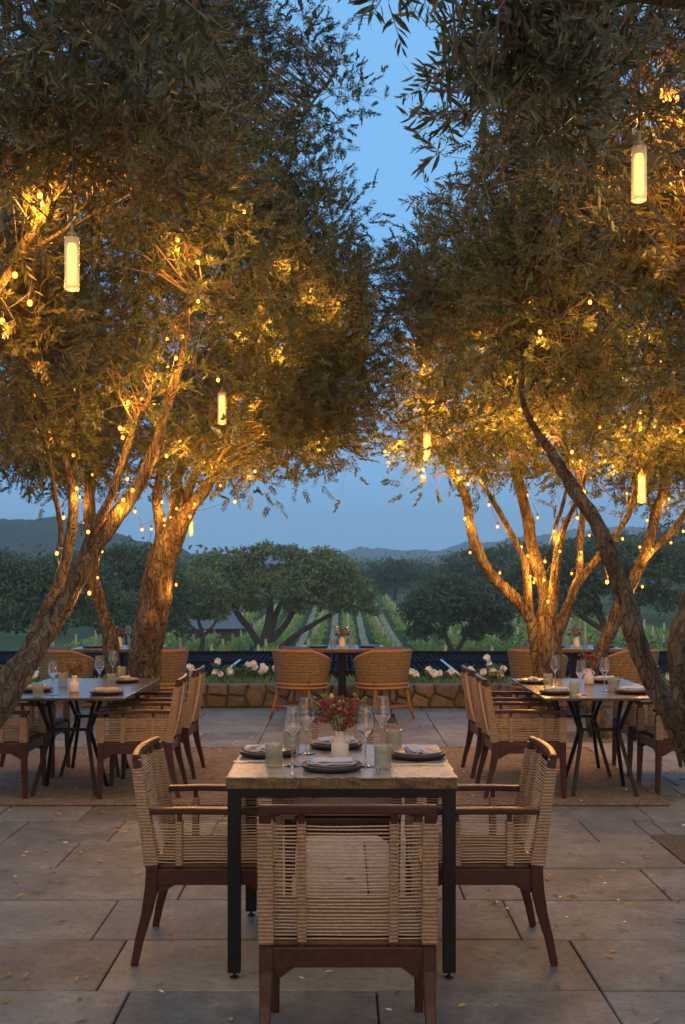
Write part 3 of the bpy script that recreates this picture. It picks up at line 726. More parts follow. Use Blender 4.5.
bx = Vector((2.45, 4.1, -.03))
T8 = OliveTree('near olive tree whose long leaves hang in the upper right corner', bx)
T8.stem([(tuple(bx), .16), ((2.3, 4.1, 1.2), .13), ((2.0, 4.2, 2.1), .11), (725, 215, 4.4, 12), (697, 150, 4.4, 9), (668, 110, 4.4, 7), (640, 60, 4.3, 5), (600, 0, 4.1, 4)], 12)
T8.stem([((2.0, 4.2, 2.1), .08), ((1.75, 3.6, 2.75), .06), ((1.3, 3.2, 3.0), .04), ((.8, 2.95, 2.98), .025), ((.4, 2.75, 2.85), .012)])
T8.stem([(697, 150, 4.4, 5), (650, 140, 4.4, 3), (600, 130, 4.4, 2), (560, 150, 4.4, 1.5)])
T8.stem([((1.3, 3.2, 3.0), .03), ((.9, 2.6, 3.1), .02), ((.45, 2.4, 2.78), .012), ((.05, 2.3, 2.72), .008)])
for lb in ((610, 90, 4.3, 100, 70, .45, 1.5), (550, 120, 3.7, 72, 64, .35, 1.6), (650, 40, 4.0, 80, 55, .4, 1.5), (660, 190, 4.6, 60, 45, .35, 1.1)):
    T8.lobe(*lb, hi=True, clump=.11, twl=.22, leaf=.056, wid=.0125, nl=24)
T8.lobe(672, 238, 4.7, 26, 42, .25, 1.8, hi=True, clump=.07, twl=.18, tips=12)
T8.lobe(522, 98, 2.9, 48, 42, .2, 1, hi=True, clump=.045, twl=.13, tips=16, spr=8, nl=12, wid=.0125)
T8.lobe(452, 122, 2.7, 20, 18, .12, 1, hi=True, clump=.03, twl=.11, tips=6, spr=4, nl=9, up=0, wid=.0125)
T8.lobe(560, 30, 2.8, 62, 20, .2, 1, hi=True, clump=.045, twl=.13, tips=12, spr=8, nl=12, wid=.0125)
T8.lobe(415, -14, 2.4, 45, 6, .1, 1, hi=True, clump=.025, twl=.09, tips=6, spr=3, nl=8, up=-.2, wid=.012)
T8.finish('olive_near')

# ------------------------------------------------------------------ string lights and lanterns
bulb_mb = MB(); bulb_mb.ball((0, 0, -.012), .0115, 0, 10, 8, (1, 1, 1.15)); bulb_mb.lathe([(.007, 0), (.008, .02), (.004, .028)], 8, (0, 0, 0), 1)
bulb_me = bulb_mb.build('bulb', [M['bulb'], M['cord']]); bulb_data = bulb_me.data; bpy.data.objects.remove(bulb_me)
BULB_W = 1.5; n_light = 0
def string_lights(label, pts, every=1, power=1.0, gap=None):
    """pts = list of lists of world positions; a cord through each list, a bulb at each position"""
    global n_light
    root = thing('string_lights', label, 'string lights', pts[0][0], 0, 'strings of amber bulbs in the olive trees')
    o0 = Vector(pts[0][0]); cd = MB(); allp = []; run_w = []
    for run_ in pts:
        run = [Vector(p) for p in run_]; path = []
        for a, b in zip(run[:-1], run[1:]):
            for k in range(6):
                t = k / 6; path.append(a.lerp(b, t) - o0 + Vector((0, 0, .03 - .10 * (b - a).length * 4 * t * (1 - t) * .5)))
        path.append(run[-1] - o0 + Vector((0, 0, .03)))
        if len(path) > 1: cd.tube(path, .0022, 4)
        allp += run; run_w += [power * (3.0 if getattr(run_, 'free', 0) else .7)] * len(run)
    cd.build('cord', M['cord'], root)
    for i, p in enumerate(allp):
        b = bpy.data.objects.new('bulb', bulb_data); COL.objects.link(b); b.parent = root; b.location = p - o0
        ev = 1 if run_w[i] > power * 1.5 else 2
        if i % ev == 0:
            l = bpy.data.lights.new('bulb_glow', 'POINT'); l.energy = BULB_W * run_w[i] * ev; l.color = (1, .42, .055); l.shadow_soft_size = .04
            lo = bpy.data.objects.new('bulb_glow', l); COL.objects.link(lo); lo.parent = b; lo.location = (0, 0, -.07); n_light += 1
    return root
def spiral(path, rads, step=.24, z0=1.3, turns=1.6, skip=0):
    L = 0; out = []; acc = skip
    for i in range(1, len(path)):
        d = (path[i] - path[i - 1]).length; L += d; acc += d
        if path[i].z < z0: continue
        if acc >= step:
            acc = random.uniform(-.06, .06); t = (path[i] - path[i - 1]).normalized(); ref = Vector((0, 1, 0)); u = t.cross(ref).normalized(); v = t.cross(u)
            a = L * turns * 3.6
            out.append(path[i] + (u * math.cos(a) + v * math.sin(a)) * (rads[i] + .05))
    return out
def runs(tree, ids, **kw): return [q for q in (spiral(*tree.paths[i], **kw) for i in ids) if len(q) > 1]
class Free(list): free = 1
def px_run(lst, Y, j=.25): return Free([P(a, b, Y + random.uniform(-j, j)) for a, b in lst])
string_lights('amber bulb string wound up the leaning pale trunk over the left table', runs(T1, (0, 1, 2), step=.23, z0=1.45) + [px_run([(120, 426), (128, 400), (152, 448), (176, 356), (218, 378), (198, 260), (178, 238), (244, 210)], 7.4, .15)])
string_lights('amber bulb string wound round the thick two-stemmed olive behind the left table', runs(T3, (0, 1, 2, 3), step=.23, z0=1.5) + [px_run([(135, 510), (142, 528), (164, 518), (190, 515), (235, 500), (263, 430), (255, 470), (205, 462)], 10.3), px_run([(300, 390), (320, 440), (280, 350), (330, 300), (240, 330), (210, 280), (285, 260), (250, 400), (310, 290), (270, 320), (180, 440), (225, 460)], 10.3)])
string_lights('amber bulb string spread through the splayed stems of the right olive', runs(T4, (0, 1, 2, 3, 4, 5), step=.25, z0=1.5) + [px_run([(424, 364), (413, 395), (433, 400), (447, 400), (400, 440), (385, 450), (450, 428), (458, 470), (423, 468)], 10.3, .1), px_run([(485, 410), (495, 413), (510, 375), (520, 408), (535, 418), (545, 430), (560, 412), (565, 370), (556, 380)], 10.3, .1), px_run([(480, 330), (530, 300), (580, 350), (620, 370), (660, 360), (500, 450), (470, 400), (545, 340), (600, 310), (640, 330)], 10.5), px_run([(554, 530), (545, 560), (530, 575), (548, 600)], 10.4, .05)])
string_lights('amber bulb string climbing the slanting single-stemmed olive at right', runs(T6, (0, 1), step=.2, z0=1.5) + [px_run([(605, 460), (613, 465), (618, 435), (625, 425), (640, 422), (655, 425), (680, 428)], 10.6, .1)])
string_lights('amber bulbs along the upper part of the dark leaning right trunk', [px_run([(572, 450), (577, 487), (584, 490), (607, 580), (613, 562), (640, 410)], 7.3, .04), px_run([(540, 330), (590, 300), (640, 330)], 6.9, .1)], power=.5)
string_lights('few amber bulbs, some added for light, on the near bough in the upper left corner', [px_run([(15, 272), (32, 184), (40, 192), (43, 200), (30, 300), (2, 318)], 4.75, .04), px_run([(110, 160), (60, 130)], 4.9, .05)], power=.5)  # the lowest bulbs of the bough are added to brighten its leaves
string_lights('few amber bulbs, unseen ones added for light, on the near bough in the upper right corner', [px_run([(664, 97), (676, 95), (683, 170), (660, 88), (689, 214), (692, 250)], 4.35, .04), px_run([(600, 165), (560, 130)], 4.6, .05)], power=.45)  # bulbs past the right frame edge are added to brighten the leaves

def make_lantern(label, px, py_top, py_bot, Y):
    top = P(px, py_top, Y); bot = P(px, py_bot, Y); h = top.z - bot.z; r = h * .135
    t = thing('hanging_lantern', label, 'lantern', top, 0, 'tubular lanterns hung in the olive trees')
    m = MB(); m.lathe([(r * .98, -h), (r, -h + .004), (r, -.012), (r * .98, -.01)], 24); gt = m.build('glass_tube', M['lantern_glass'], t)
    m = MB(); m.lathe([(.0001, -h + .02), (r * .62, -h + .022), (r * .66, -h + .03), (r * .66, -.05), (r * .5, -.03), (.0001, -.028)], 20); m.build('light_core', M['lantern'], gt)
    m = MB(); m.lathe([(r * .7, -.012), (r * .7, .006), (r * .3, .012), (r * .22, .035), (.004, .04)], 16); m.build('cap', M['brass'], t)
    m = MB(); m.tube([(0, 0, .04), (.002, 0, .12), (0, .003, .34)], .002, 5); m.build('cord', M['cord'], t)
    l = bpy.data.lights.new('lantern_glow', 'POINT'); l.energy = 1.6; l.color = (1, .6, .2); l.shadow_soft_size = .03
    lo = bpy.data.objects.new('lantern_glow', l); COL.objects.link(lo); lo.parent = t; lo.location = (0, 0, -h - .06)
make_lantern('glowing tube lantern hanging at upper left, over the twiggy boughs', 72, 235, 290, 4.0)
make_lantern('glowing tube lantern hanging at upper right, largest beside the lit bough', 639, 144, 201, 3.4)
make_lantern('small glowing tube lantern hanging at the end of the leftmost splayed stem', 427, 431, 460, 10.2)
make_lantern('small glowing tube lantern hanging beside the slanting right stem', 642, 473, 503, 10.6)
make_lantern('glowing tube lantern half hidden in leaves of the left canopy', 222, 392, 424, 9.6)
make_lantern('smallest glowing tube lantern, below the fork of the thick left olive', 191, 518, 536, 12.4)

# ------------------------------------------------------------------ rope armchair (faces +y)
def make_armchair(label):
    t = thing('rope_armchair', label, 'armchair', (0, 0, 0), 0, 'rope-woven mahogany armchairs at the tables')
    HW = .272; wd = M['mahogany']
    def back_y(z): return -.235 - .065 * max(0, (z - .38) / .44)
    bow = lambda x: -.020 * (1 - (x / (HW - .02)) ** 2)
    for sx in (-1, 1):
        m = MB(); x = sx * (HW - .022)
        pts = [(x + sx * .006, -.305, 0), (x + sx * .004, -.285, .10), (x + sx * .001, -.258, .2), (x, -.238, .30), (x, -.235, .38), (x, back_y(.6), .6), (x, back_y(.8), .80)]
        m.bar(pts, [.026, .030, .035, .042, .042, .036, .036], [.028, .033, .04, .05, .048, .034, .03], (1, 0, 0)); m.build('leg', wd, t, bevel=.004)
        m = MB(); m.bar([(x, .235, 0), (x, .228, .2), (x, .225, .38), (x, .225, .588)], [.028, .036, .042, .034], [.028, .038, .042, .034], (1, 0, 0)); m.build('leg', wd, t, bevel=.004)
        # arm
        m = MB(); m.bar([(x, back_y(.6) - .012, .598), (x, -.1, .603), (x, .1, .6), (x, .262, .594)], [.036, .046, .052, .046], .024, (1, 0, 0)); m.build('arm', wd, t, bevel=.005)
        # rope side panel
        m = MB()
        z = .405
        while z < .555:
            y0 = back_y(z); jz = [random.uniform(-.0015, .0015) for _ in range(6)]
            yy = [y0, -.13, -.03, .08, .15, .225]
            for off in (.016,):
                m.tube([(x + sx * off * (1.0), y, z + jz[i] - (.002 if i in (1, 3) else 0)) for i, y in enumerate(yy)], .0027, 5, 0)
            z += .0112
        for y in (-.13, .075): m.box((x, y, .477), (.05, .026, .168), 1)
        m.box((x, .225, .477), (.05, .05, .168), 1)
        for y in (-.13, .075): m.box((x, y, .575), (.02, .018, .05), 2)
        m.build('rope_side', [M['rope'], M['rope_wrap'], wd], t, bevel=.003)
    m = MB(); N = 14
    pts = [(-HW + .004 + (2 * HW - .008) * k / N, back_y(.815) + bow(-HW + .02 + (2 * HW - .04) * k / N), .808 + .004 * math.cos(math.pi * (k / N - .5))) for k in range(N + 1)]
    m.bar(pts, .025, .028, (0, 1, 0)); m.build('top_rail', wd, t, bevel=.005)
    m = MB()
    # seat rails with little corner brackets
    for sx in (-1, 1):
        m.box((sx * (HW - .024), -.005, .345), (.03, .44, .062))
        for y, sgn in ((-.236, 1), (.225, -1)):
            m.bar([(sx * (HW - .024), y + sgn * .02, .30), (sx * (HW - .024), y + sgn * .09, .318)], .028, [.05, .006], (1, 0, 0))
    for y in (-.238, .225):
        m.box((0, y, .345), (2 * HW - .07, .03, .062))
        for sx in (-1, 1): m.bar([(sx * (HW - .05), y, .30), (sx * (HW - .11), y, .318)], .028, [.05, .006], (0, 1, 0))
    for sx in (-.14, .14): m.box((sx, -.24, .385), (.024, .018, .03))
    m.build('seat_rail', wd, t, bevel=.003)
    # woven back
    m = MB(); z = .400
    while z < .765:
        y = back_y(z); j = random.uniform(-.0012, .0012); xs_ = [-HW + .02, -.2, -.14, -.07, 0, .07, .14, .2, HW - .02]
        for off in (.0,):
            m.tube([(xx, y + bow(xx) * min(1, (z - .38) / .2) + off * (1.4 if abs(abs(xx) - .14) < .01 else 1.0), z + j + random.uniform(-.0012, .0012)) for xx in xs_], .0028, 5, 0)
        z += .0112
    for sx in (-1, 1):
        x = sx * (HW - .022); m.bar([(x, back_y(.395), .392), (x, back_y(.6), .6), (x, back_y(.77), .768)], .047, [.056, .045, .042], (1, 0, 0), 1)
        x = sx * .14; m.bar([(x, back_y(.395), .392), (x, back_y(.5) + bow(x) * .6, .5), (x, back_y(.6) + bow(x), .6), (x, back_y(.77) + bow(x), .768)], .027, .03, (1, 0, 0), 1)
        m.bar([(x, back_y(.76) + bow(x), .76), (x, back_y(.8) + bow(x), .803)], .02, .018, (1, 0, 0), 2)
    m.build('rope_back', [M['rope'], M['rope_wrap'], wd], t, bevel=.003)
    # woven seat, slightly dished
    m = MB(); n = 16; vs = []; fs = []
    for j in range(n + 1):
        for k in range(n + 1):
            u, v = k / n * 2 - 1, j / n * 2 - 1
            vs.append((u * (HW - .045), -.005 + v * .215, .402 - .012 * (1 - u * u) * (1 - v * v)))
    for j in range(n):
        for k in range(n): a = j * (n + 1) + k; fs.append((a, a + 1, a + n + 2, a + n + 1))
    m.add(vs, fs, 0, True); m.box((0, -.005, .378), (2 * HW - .09, .43, .022), 0); m.build('seat', M['seat_weave'], t); return t
chair = make_armchair('rope-backed mahogany armchair with its back to the viewer at the stone-topped table')
chair.location = (.016, 3.80, 0)
A = lambda x, y, rz, lab: dup(chair, (x, y, 0), rz, lab)
A(-.505, 4.77, R(-90), 'rope-backed mahogany armchair at the left side of the stone-topped table')
A(.52, 4.77, R(90), 'rope-backed mahogany armchair at the right side of the stone-topped table')
A(.0, 5.62, R(180), 'rope-backed mahogany armchair behind the stone-topped table, seen past its flowers')
A(-1.43, 8.16, R(90 + 2), 'nearer rope armchair of two with backs to the aisle at the left dark table')
A(-1.41, 8.97, R(90 - 1), 'farther rope armchair of two with backs to the aisle at the left dark table')
A(-2.40, 8.17, R(-90), 'nearer rope armchair on the outer side of the left dark table, behind the leaning trunk')
A(-2.42, 9.0, R(-90), 'farther rope armchair on the outer side of the left dark table')
A(1.28, 8.18, R(-90), 'nearer rope armchair of two with backs to the aisle at the right dark table')
A(1.27, 9.0, R(-90 + 2), 'farther rope armchair of two with backs to the aisle at the right dark table')
A(2.42, 8.3, R(90), 'nearer rope armchair on the outer side of the right dark table, behind the dark trunk')
A(2.41, 9.05, R(90), 'farther rope armchair on the outer side of the right dark table')

# ------------------------------------------------------------------ tables
def stone_slab(w_, d, th, seed=0, edge=.006):
    m = MB(); n = 48; ring = []
    for k in range(4 * n):
        s_ = k // n; t = (k % n) / n
        x, y = [(-1 + 2 * t, -1), (1, -1 + 2 * t), (1 - 2 * t, 1), (-1, 1 - 2 * t)][s_]
        ring.append((x * w_ / 2, y * d / 2))
    N = len(ring); layers = []
    for li, z in enumerate((0, -.003, -th * .35, -th * .7, -th)):
        lay = []
        for (x, y) in ring:
            q = Vector((x * 22, y * 22, z * 60 + seed)); o = edge * (noise.noise(q) + .6 * noise.noise(q * 2.6)) * (0.35 if li in (0,) else 1) - (.004 if li == 0 else 0) 
            nx_ = (x / (w_ / 2)) if abs(x) / (w_ / 2) > .999 else 0; ny_ = (y / (d / 2)) if abs(y) / (d / 2) > .999 else 0
            lay.append((x + nx_ * o, y + ny_ * o, z))
        layers.append(lay)
    vs = [v for l in layers for v in l]; fs = [tuple(range(N))]
    for l in range(4):
        for k in range(N):
            k2 = (k + 1) % N; fs.append((l * N + k, (l + 1) * N + k, (l + 1) * N + k2, l * N + k2))
    fs.append(tuple(4 * N + k for k in range(N))[::-1]); m.add(vs, fs); return m
TT = .76
ft = thing('dining_table', 'square stone-topped dining table on black steel legs, nearest the viewer', 'table', (-.003, 4.785, 0))
stone_slab(.868, .87, .043).build('table_top', M['stone_top'], ft, (0, 0, TT))
for sx in (-1, 1):
    for sy in (-1, 1):
        m = MB(); m.box((sx * .405, sy * .405, .37), (.048, .048, .694)); m.lathe([(.018, 0), (.018, .006), (.006, .008), (.006, .025)], 10, (sx * .405, sy * .405, 0)); m.build('leg', M['black'], ft, bevel=.002)
m = MB()
for s_ in (-1, 1): m.box((0, s_ * .408, .699), (.762, .04, .034)); m.box((s_ * .408, 0, .699), (.04, .762, .034))
m.build('apron', M['black'], ft, bevel=.002)
ST = .705
def long_table(label, x, y0, y1):
    cy_ = (y0 + y1) / 2; t = thing('long_table', label, 'table', (x, cy_, 0), 0, 'long dark tables on the rug')
    m = MB(); m.box((0, 0, ST - .009), (.9, y1 - y0, .018)); m.build('table_top', M['tabledark'], t, bevel=.003)
    m = MB()
    for s_ in (-1, 1): m.box((s_ * .2, 0, ST - .03), (.04, y1 - y0 - .2, .022))
    m.build('under_rail', M['black'], t)
    for by in (8.19 - cy_, 9.0 - cy_):
        b = MB()
        for sx in (-1, 1):
            for sy in (-1, 1):
                b.bar([(sx * .2, by + sy * .14, ST - .03), (sx * .135, by + sy * .045, .455), (sx * .13, by + sy * .04, .43), (sx * .222, by + sy * .2, 0)], [.026, .03, .03, .024], .024, (0, 1, 0))
            b.box((sx * .132, by, .443), (.03, .12, .04))
        b.box((0, by, .445), (.25, .03, .022)); b.box((0, by, ST - .034), (.44, .03, .02))
        b.build('trestle', M['black'], t, bevel=.002)
    return t
long_table('long dark dining table at left with a folded tan napkin', -1.92, 7.8, 9.37)
long_table('long dark dining table at right behind the dark leaning trunk', 1.81, 7.8, 9.37)

# ------------------------------------------------------------------ tableware
def proto(fn, name, label, cat, group):
    t = thing(name, label, cat, (0, 0, -50), 0, group); fn(t); return t
def f_glass(t):
    m = MB()
    def fine(pr, n=6): return [(max(q[0].x, .0001), q[0].z) for q in smooth_path([((r_, 0, z_), 1) for r_, z_ in pr], n)]
    o = [(.0001, 0), (.034, .0005), (.035, .002), (.012, .005), (.0045, .012), (.0038, .06), (.004, .10), (.008, .107), (.028, .138), (.0365, .155), (.036, .165), (.031, .205), (.0275, .238)]
    i = [(.0264, .238), (.0298, .205), (.0348, .165), (.0352, .155), (.0266, .1395), (.006, .113), (.0001, .111)]
    rim = [(.0274, .2386), (.0271, .239), (.0268, .239), (.0265, .2386)]
    m.lathe(fine(o) + rim + fine(i), 40, closed=True); m.build('bowl', M['glass'], t)
def f_votive(t):
    m = MB(); o = [(.0001, 0), (.030, 0), (.034, .003)]
    n = 26
    for k in range(n): z = .006 + .082 * k / (n - 1); o.append((.0345 + .0011 * (1 if k % 2 else -1), z))
    o += [(.0345, .092), (.031, .092), (.031, .012), (.0001, .010)]
    m.lathe(o, 26, closed=True); m.build('tumbler', M['votive'], t)
def napkin_mesh(m, L, W, z, seed, th=.006, mi=0, band=True):
    n, k = 14, 8
    for lay in range(2):
        vs = []; fs = []
        for j in range(k + 1):
            for i in range(n + 1):
                u, v = i / n * 2 - 1, j / k * 2 - 1
                w_ = W * (1 - .08 * lay - .10 * abs(u) ** 1.5); x = u * L * (1 - .06 * lay); y = v * w_
                x += .006 * noise.noise(Vector((v * 2, seed, lay)))
                vs.append((x, y, z + lay * .009 + .006 * (1 - abs(v) ** 3) + .006 * noise.noise(Vector((u * 2.2 + seed, v * 2, lay * 3))) + .004 * math.sin(v * 5 + seed)))
        o = len(vs); vs += [(x, y, zz - th) for x, y, zz in vs]
        for j in range(k):
            for i in range(n): a = j * (n + 1) + i; fs += [(a, a + 1, a + n + 2, a + n + 1), (o + a, o + a + n + 1, o + a + n + 2, o + a + 1)]
        bd = [i for i in range(n + 1)] + [(j * (n + 1) + n) for j in range(1, k + 1)] + [k * (n + 1) + i for i in range(n - 1, -1, -1)] + [j * (n + 1) for j in range(k - 1, 0, -1)]
        for a, b in zip(bd, bd[1:] + bd[:1]): fs.append((b, a, a + o, b + o))
        m.add(vs, fs, mi, True)
def f_plate(t):
    m = MB(); m.lathe([(.0001, 0), (.085, 0), (.115, .006), (.122, .021), (.118, .024), (.108, .014), (.0001, .012)], 36, closed=True); m.build('charger', M['plate'], t)
    m = MB(); m.lathe([(.0001, .0145), (.075, .0145), (.098, .021), (.101, .028), (.097, .029), (.08, .0215), (.0001, .020)], 36, closed=True); m.build('side_plate', M['plate_in'], t)
def f_vase(t):
    m = MB(); m.lathe([(.0001, 0), (.034, 0), (.036, .004), (.036, .058), (.034, .064), (.021, .070), (.0195, .10), (.022, .118), (.0195, .118), (.017, .10), (.018, .07), (.0001, .05)], 24, closed=True); body_ = m.build('body', M['ceramic'], t)
    for s_ in (-1, 1):
        m = MB(); m.tube([(s_ * .020 + s_ * .012 * (1 - math.cos(a)), 0, .083 + .012 * math.sin(a)) for a in [k * math.pi / 5 for k in range(11)]], .004, 6, cap=False); m.build('handle', M['ceramic'], body_)
def f_cut(t):
    m = MB(); m.bar([(0, -.1, .003), (0, 0, .006), (0, .10, .003)], [.011, .007, .016], .003, (1, 0, 0)); m.build('handle', M['steel'], t)
def f_napkin(mt, seed):
    def fn(t):
        m = MB(); napkin_mesh(m, .085, .04, .012, seed); m.build('folded_cloth', M[mt], t); return t
    return fn
def bouquet(label, loc, s=1.0, seed=1, n=120, group='flower posies on the tables'):
    t = thing('flower_posy', label, 'flowers', loc, 0, group); r = random.Random(seed)
    fl = [MB(), MB(), MB()]; st = MB(); lf = Foliage(); lb = []; ld = []
    for k in range(n):
        u = r.random(); a = r.uniform(0, 6.283); rad = (.02 + .085 * r.random() ** .7) * s; h = (.045 + .10 * r.random() ** .8 - .25 * rad) * s
        kind = 0 if rad < .078 * s and r.random() < .93 else (1 if r.random() < .35 else 2)
        if kind == 2: rad *= 1.12; h += .02 * s
        p = Vector((rad * math.cos(a), rad * math.sin(a), max(h, .012)))
        if k % 3 == 0: st.tube([(0, 0, -.05), p * .5 + Vector((0, 0, .01)), p], .0012, 4)
        for q in range(5):
            d = Vector((r.gauss(0, 1), r.gauss(0, 1), r.gauss(0, 1))) * .006 * s; e = .0052 * s * r.uniform(.6, 1.3)
            fl[kind].ball(p + d, e, 0, 6, 4, (r.uniform(.7, 1.2), r.uniform(.7, 1.2), r.uniform(.7, 1.2)))
        if r.random() < .55: lb.append(p * .9); ld.append((p.normalized() + Vector((r.gauss(0, .5), r.gauss(0, .5), r.gauss(0, .4)))).normalized())
    names = ('burgundy_blossom', 'pink_blossom', 'yellow_blossom')
    for m_, nm, mt in zip(fl, names, ('petal_red', 'petal_pink', 'petal_yel')):
        if m_.v: m_.build(nm, M[mt], t)
    st.build('stem', M['stem'], t)
    lf.leaves(np.array(lb), np.array(ld), unit(rng.normal(size=(len(lb), 3))), .035 * s, .012 * s, 0, True); lf.build('foliage', [M['herb']], t)
    return t
def Q(px, py, z): return on_plane(px, py, z)

G_gl = 'wine glasses on the tables'; G_vo = 'ribbed glass tumblers on the tables'; G_pl = 'charcoal plates on the tables'; G_na = 'folded napkins on the tables'
glass0 = proto(f_glass, 'wine_glass', '', 'wine glass', G_gl); vot0 = proto(f_votive, 'glass_tumbler', '', 'tumbler', G_vo)
plate0 = proto(f_plate, 'plate', '', 'plate', G_pl); vase0 = proto(f_vase, 'flower_vase', '', 'vase', 'blush ceramic vases on the tables')
cut0 = proto(f_cut, 'knife', '', 'cutlery', 'cutlery on the stone-topped table')
napL = proto(f_napkin('napkin', 1.3), 'napkin', '', 'napkin', G_na); napT = proto(f_napkin('napkin_tan', 4.1), 'napkin', '', 'napkin', G_na)
used = set()
def put(src, loc, rz, label, scale=None):
    if src.name not in used:
        used.add(src.name); src.location = loc; src.rotation_euler = (0, 0, rz); src['label'] = label
        if scale: src.scale = scale
        return src
    return dup(src, loc, rz, label, scale)
def on(px, py, z): v = Q(px, py, z); return (v.x, v.y, z + .0008)
stn_ = 'on the stone-topped table'
put(glass0, on(292.6, 766, TT), 0, f'wine glass at near left of the flower vase {stn_}')
put(glass0, on(306.5, 754, TT), 0, f'wine glass at far left of the flower vase {stn_}')
put(glass0, on(365.5, 766.5, TT), 0, f'wine glass at near right of the flower vase {stn_}')
put(glass0, on(382.5, 752, TT), 0, f'wine glass at far right of the flower vase {stn_}')
put(vot0, on(274, 767, TT), 0, f'ribbed pale green tumbler in front of the left plate {stn_}')
put(vot0, on(291.5, 752.5, TT), 0, f'ribbed pale green tumbler behind the left wine glasses {stn_}')
put(vot0, on(383, 768.5, TT), 0, f'ribbed pale green tumbler beside the near right wine glass {stn_}')
put(vot0, on(394, 751, TT), 0, f'ribbed pale green tumbler behind the right plate {stn_}')
for px, py, rz, lab in ((332, 769.5, 0, 'nearest'), (268, 755.5, 1.45, 'left'), (417, 757.5, -1.5, 'right'), (336, 747.5, .05, 'farthest')):
    a = on(px, py, TT); put(plate0, a, 0, f'{lab} charcoal plate with a lavender napkin {stn_}')
    put(napL, (a[0], a[1], TT + .016), rz + (.06 if lab != 'left' else -.1), f'folded lavender napkin on the {lab} plate of the stone-topped table')
va = on(340, 759.5, TT); put(vase0, va, .3, f'small blush vase holding the burgundy posy {stn_}')
b0 = bouquet('burgundy and yellow-green posy in the vase on the stone-topped table', (va[0], va[1], TT + .115), 1.0, 3, 130)
m = MB(); m.ball((-.035, -.02, .145), .012, 0, 10, 8, (.8, .8, 1.2)); m.build('bud', M['bud_green'], b0)
for px, py, rz, lab in ((292, 772, .05, 'knife at left of the nearest plate'), (378, 772, -.05, 'knife at right of the nearest plate'), (258, 762.5, 1.57, 'knife in front of the left plate'), (420, 765.5, 1.57, 'knife in front of the right plate')):
    put(cut0, on(px, py, TT), rz, f'{lab} {stn_}')
# side tables
lt, rt = 'left dark table', 'right dark table'
for (px, py), lab in (((38, 697), 'beside the leaning trunk on the'), ((63, 685.5), 'behind the posy on the'), ((111.5, 687), 'behind the folded tan napkin on the'), ((121.5, 679), 'at the far end of the')):
    put(vot0, on(px, py, ST), 0, f'ribbed pale tumbler {lab} {lt}', (1.05, 1.05, 1.05))
for (px, py), lab in (((53, 695), 'near left of the posy on the'), ((99.5, 688), 'in the middle of the'), ((113, 680), 'at the far end of the')):
    put(glass0, on(px, py, ST), 0, f'wine glass {lab} {lt}')
for (px, py), rz, lab in (((107, 694), .1, 'nearest the aisle on the'), ((124, 682), 1.5, 'at the far end of the'), ((36, 691), .2, 'beside the leaning trunk on the')):
    a = on(px, py, ST); put(plate0, a, 0, f'charcoal plate {lab} {lt}'); put(napT, (a[0], a[1], ST + .016), rz, f'folded tan napkin {lab} {lt}')
va = on(74, 692, ST); put(vase0, va, .2, f'small blush vase holding the posy on the {lt}')
bouquet(f'dark red and yellow posy in the vase on the {lt}', (va[0], va[1], ST + .115), .8, 9, 80)
for (px, py), lab in (((548, 687), 'at the aisle side of the'), ((574.5, 696), 'between two wine glasses on the'), ((613, 691), 'near the dark trunk on the')):
    put(vot0, on(px, py, ST), 0, f'ribbed pale tumbler {lab} {rt}', (1.05, 1.05, 1.05))
for (px, py), lab in (((555, 687), 'behind the aisle-side tumbler on the'), ((581, 695), 'near the middle of the'), ((604.5, 691), 'beside the trunk-side tumbler on the')):
    put(glass0, on(px, py, ST), 0, f'wine glass {lab} {rt}')
for (px, py), rz, lab in (((533, 683), 1.5, 'at the far aisle corner of the'), ((556, 693.5), .1, 'at the near aisle corner of the'), ((632, 693), -.1, 'nearest the dark trunk on the'), ((604, 682), .3, 'behind the wine glasses on the')):
    a = on(px, py, ST); put(plate0, a, 0, f'charcoal plate {lab} {rt}'); put(napL, (a[0], a[1], ST + .016), rz, f'folded lavender napkin {lab} {rt}')
va = on(589, 684, ST); put(vase0, va, .2, f'small blush vase holding the posy on the {rt}')
bouquet(f'dusky red posy in the vase on the {rt}', (va[0], va[1], ST + .115), .8, 12, 80)

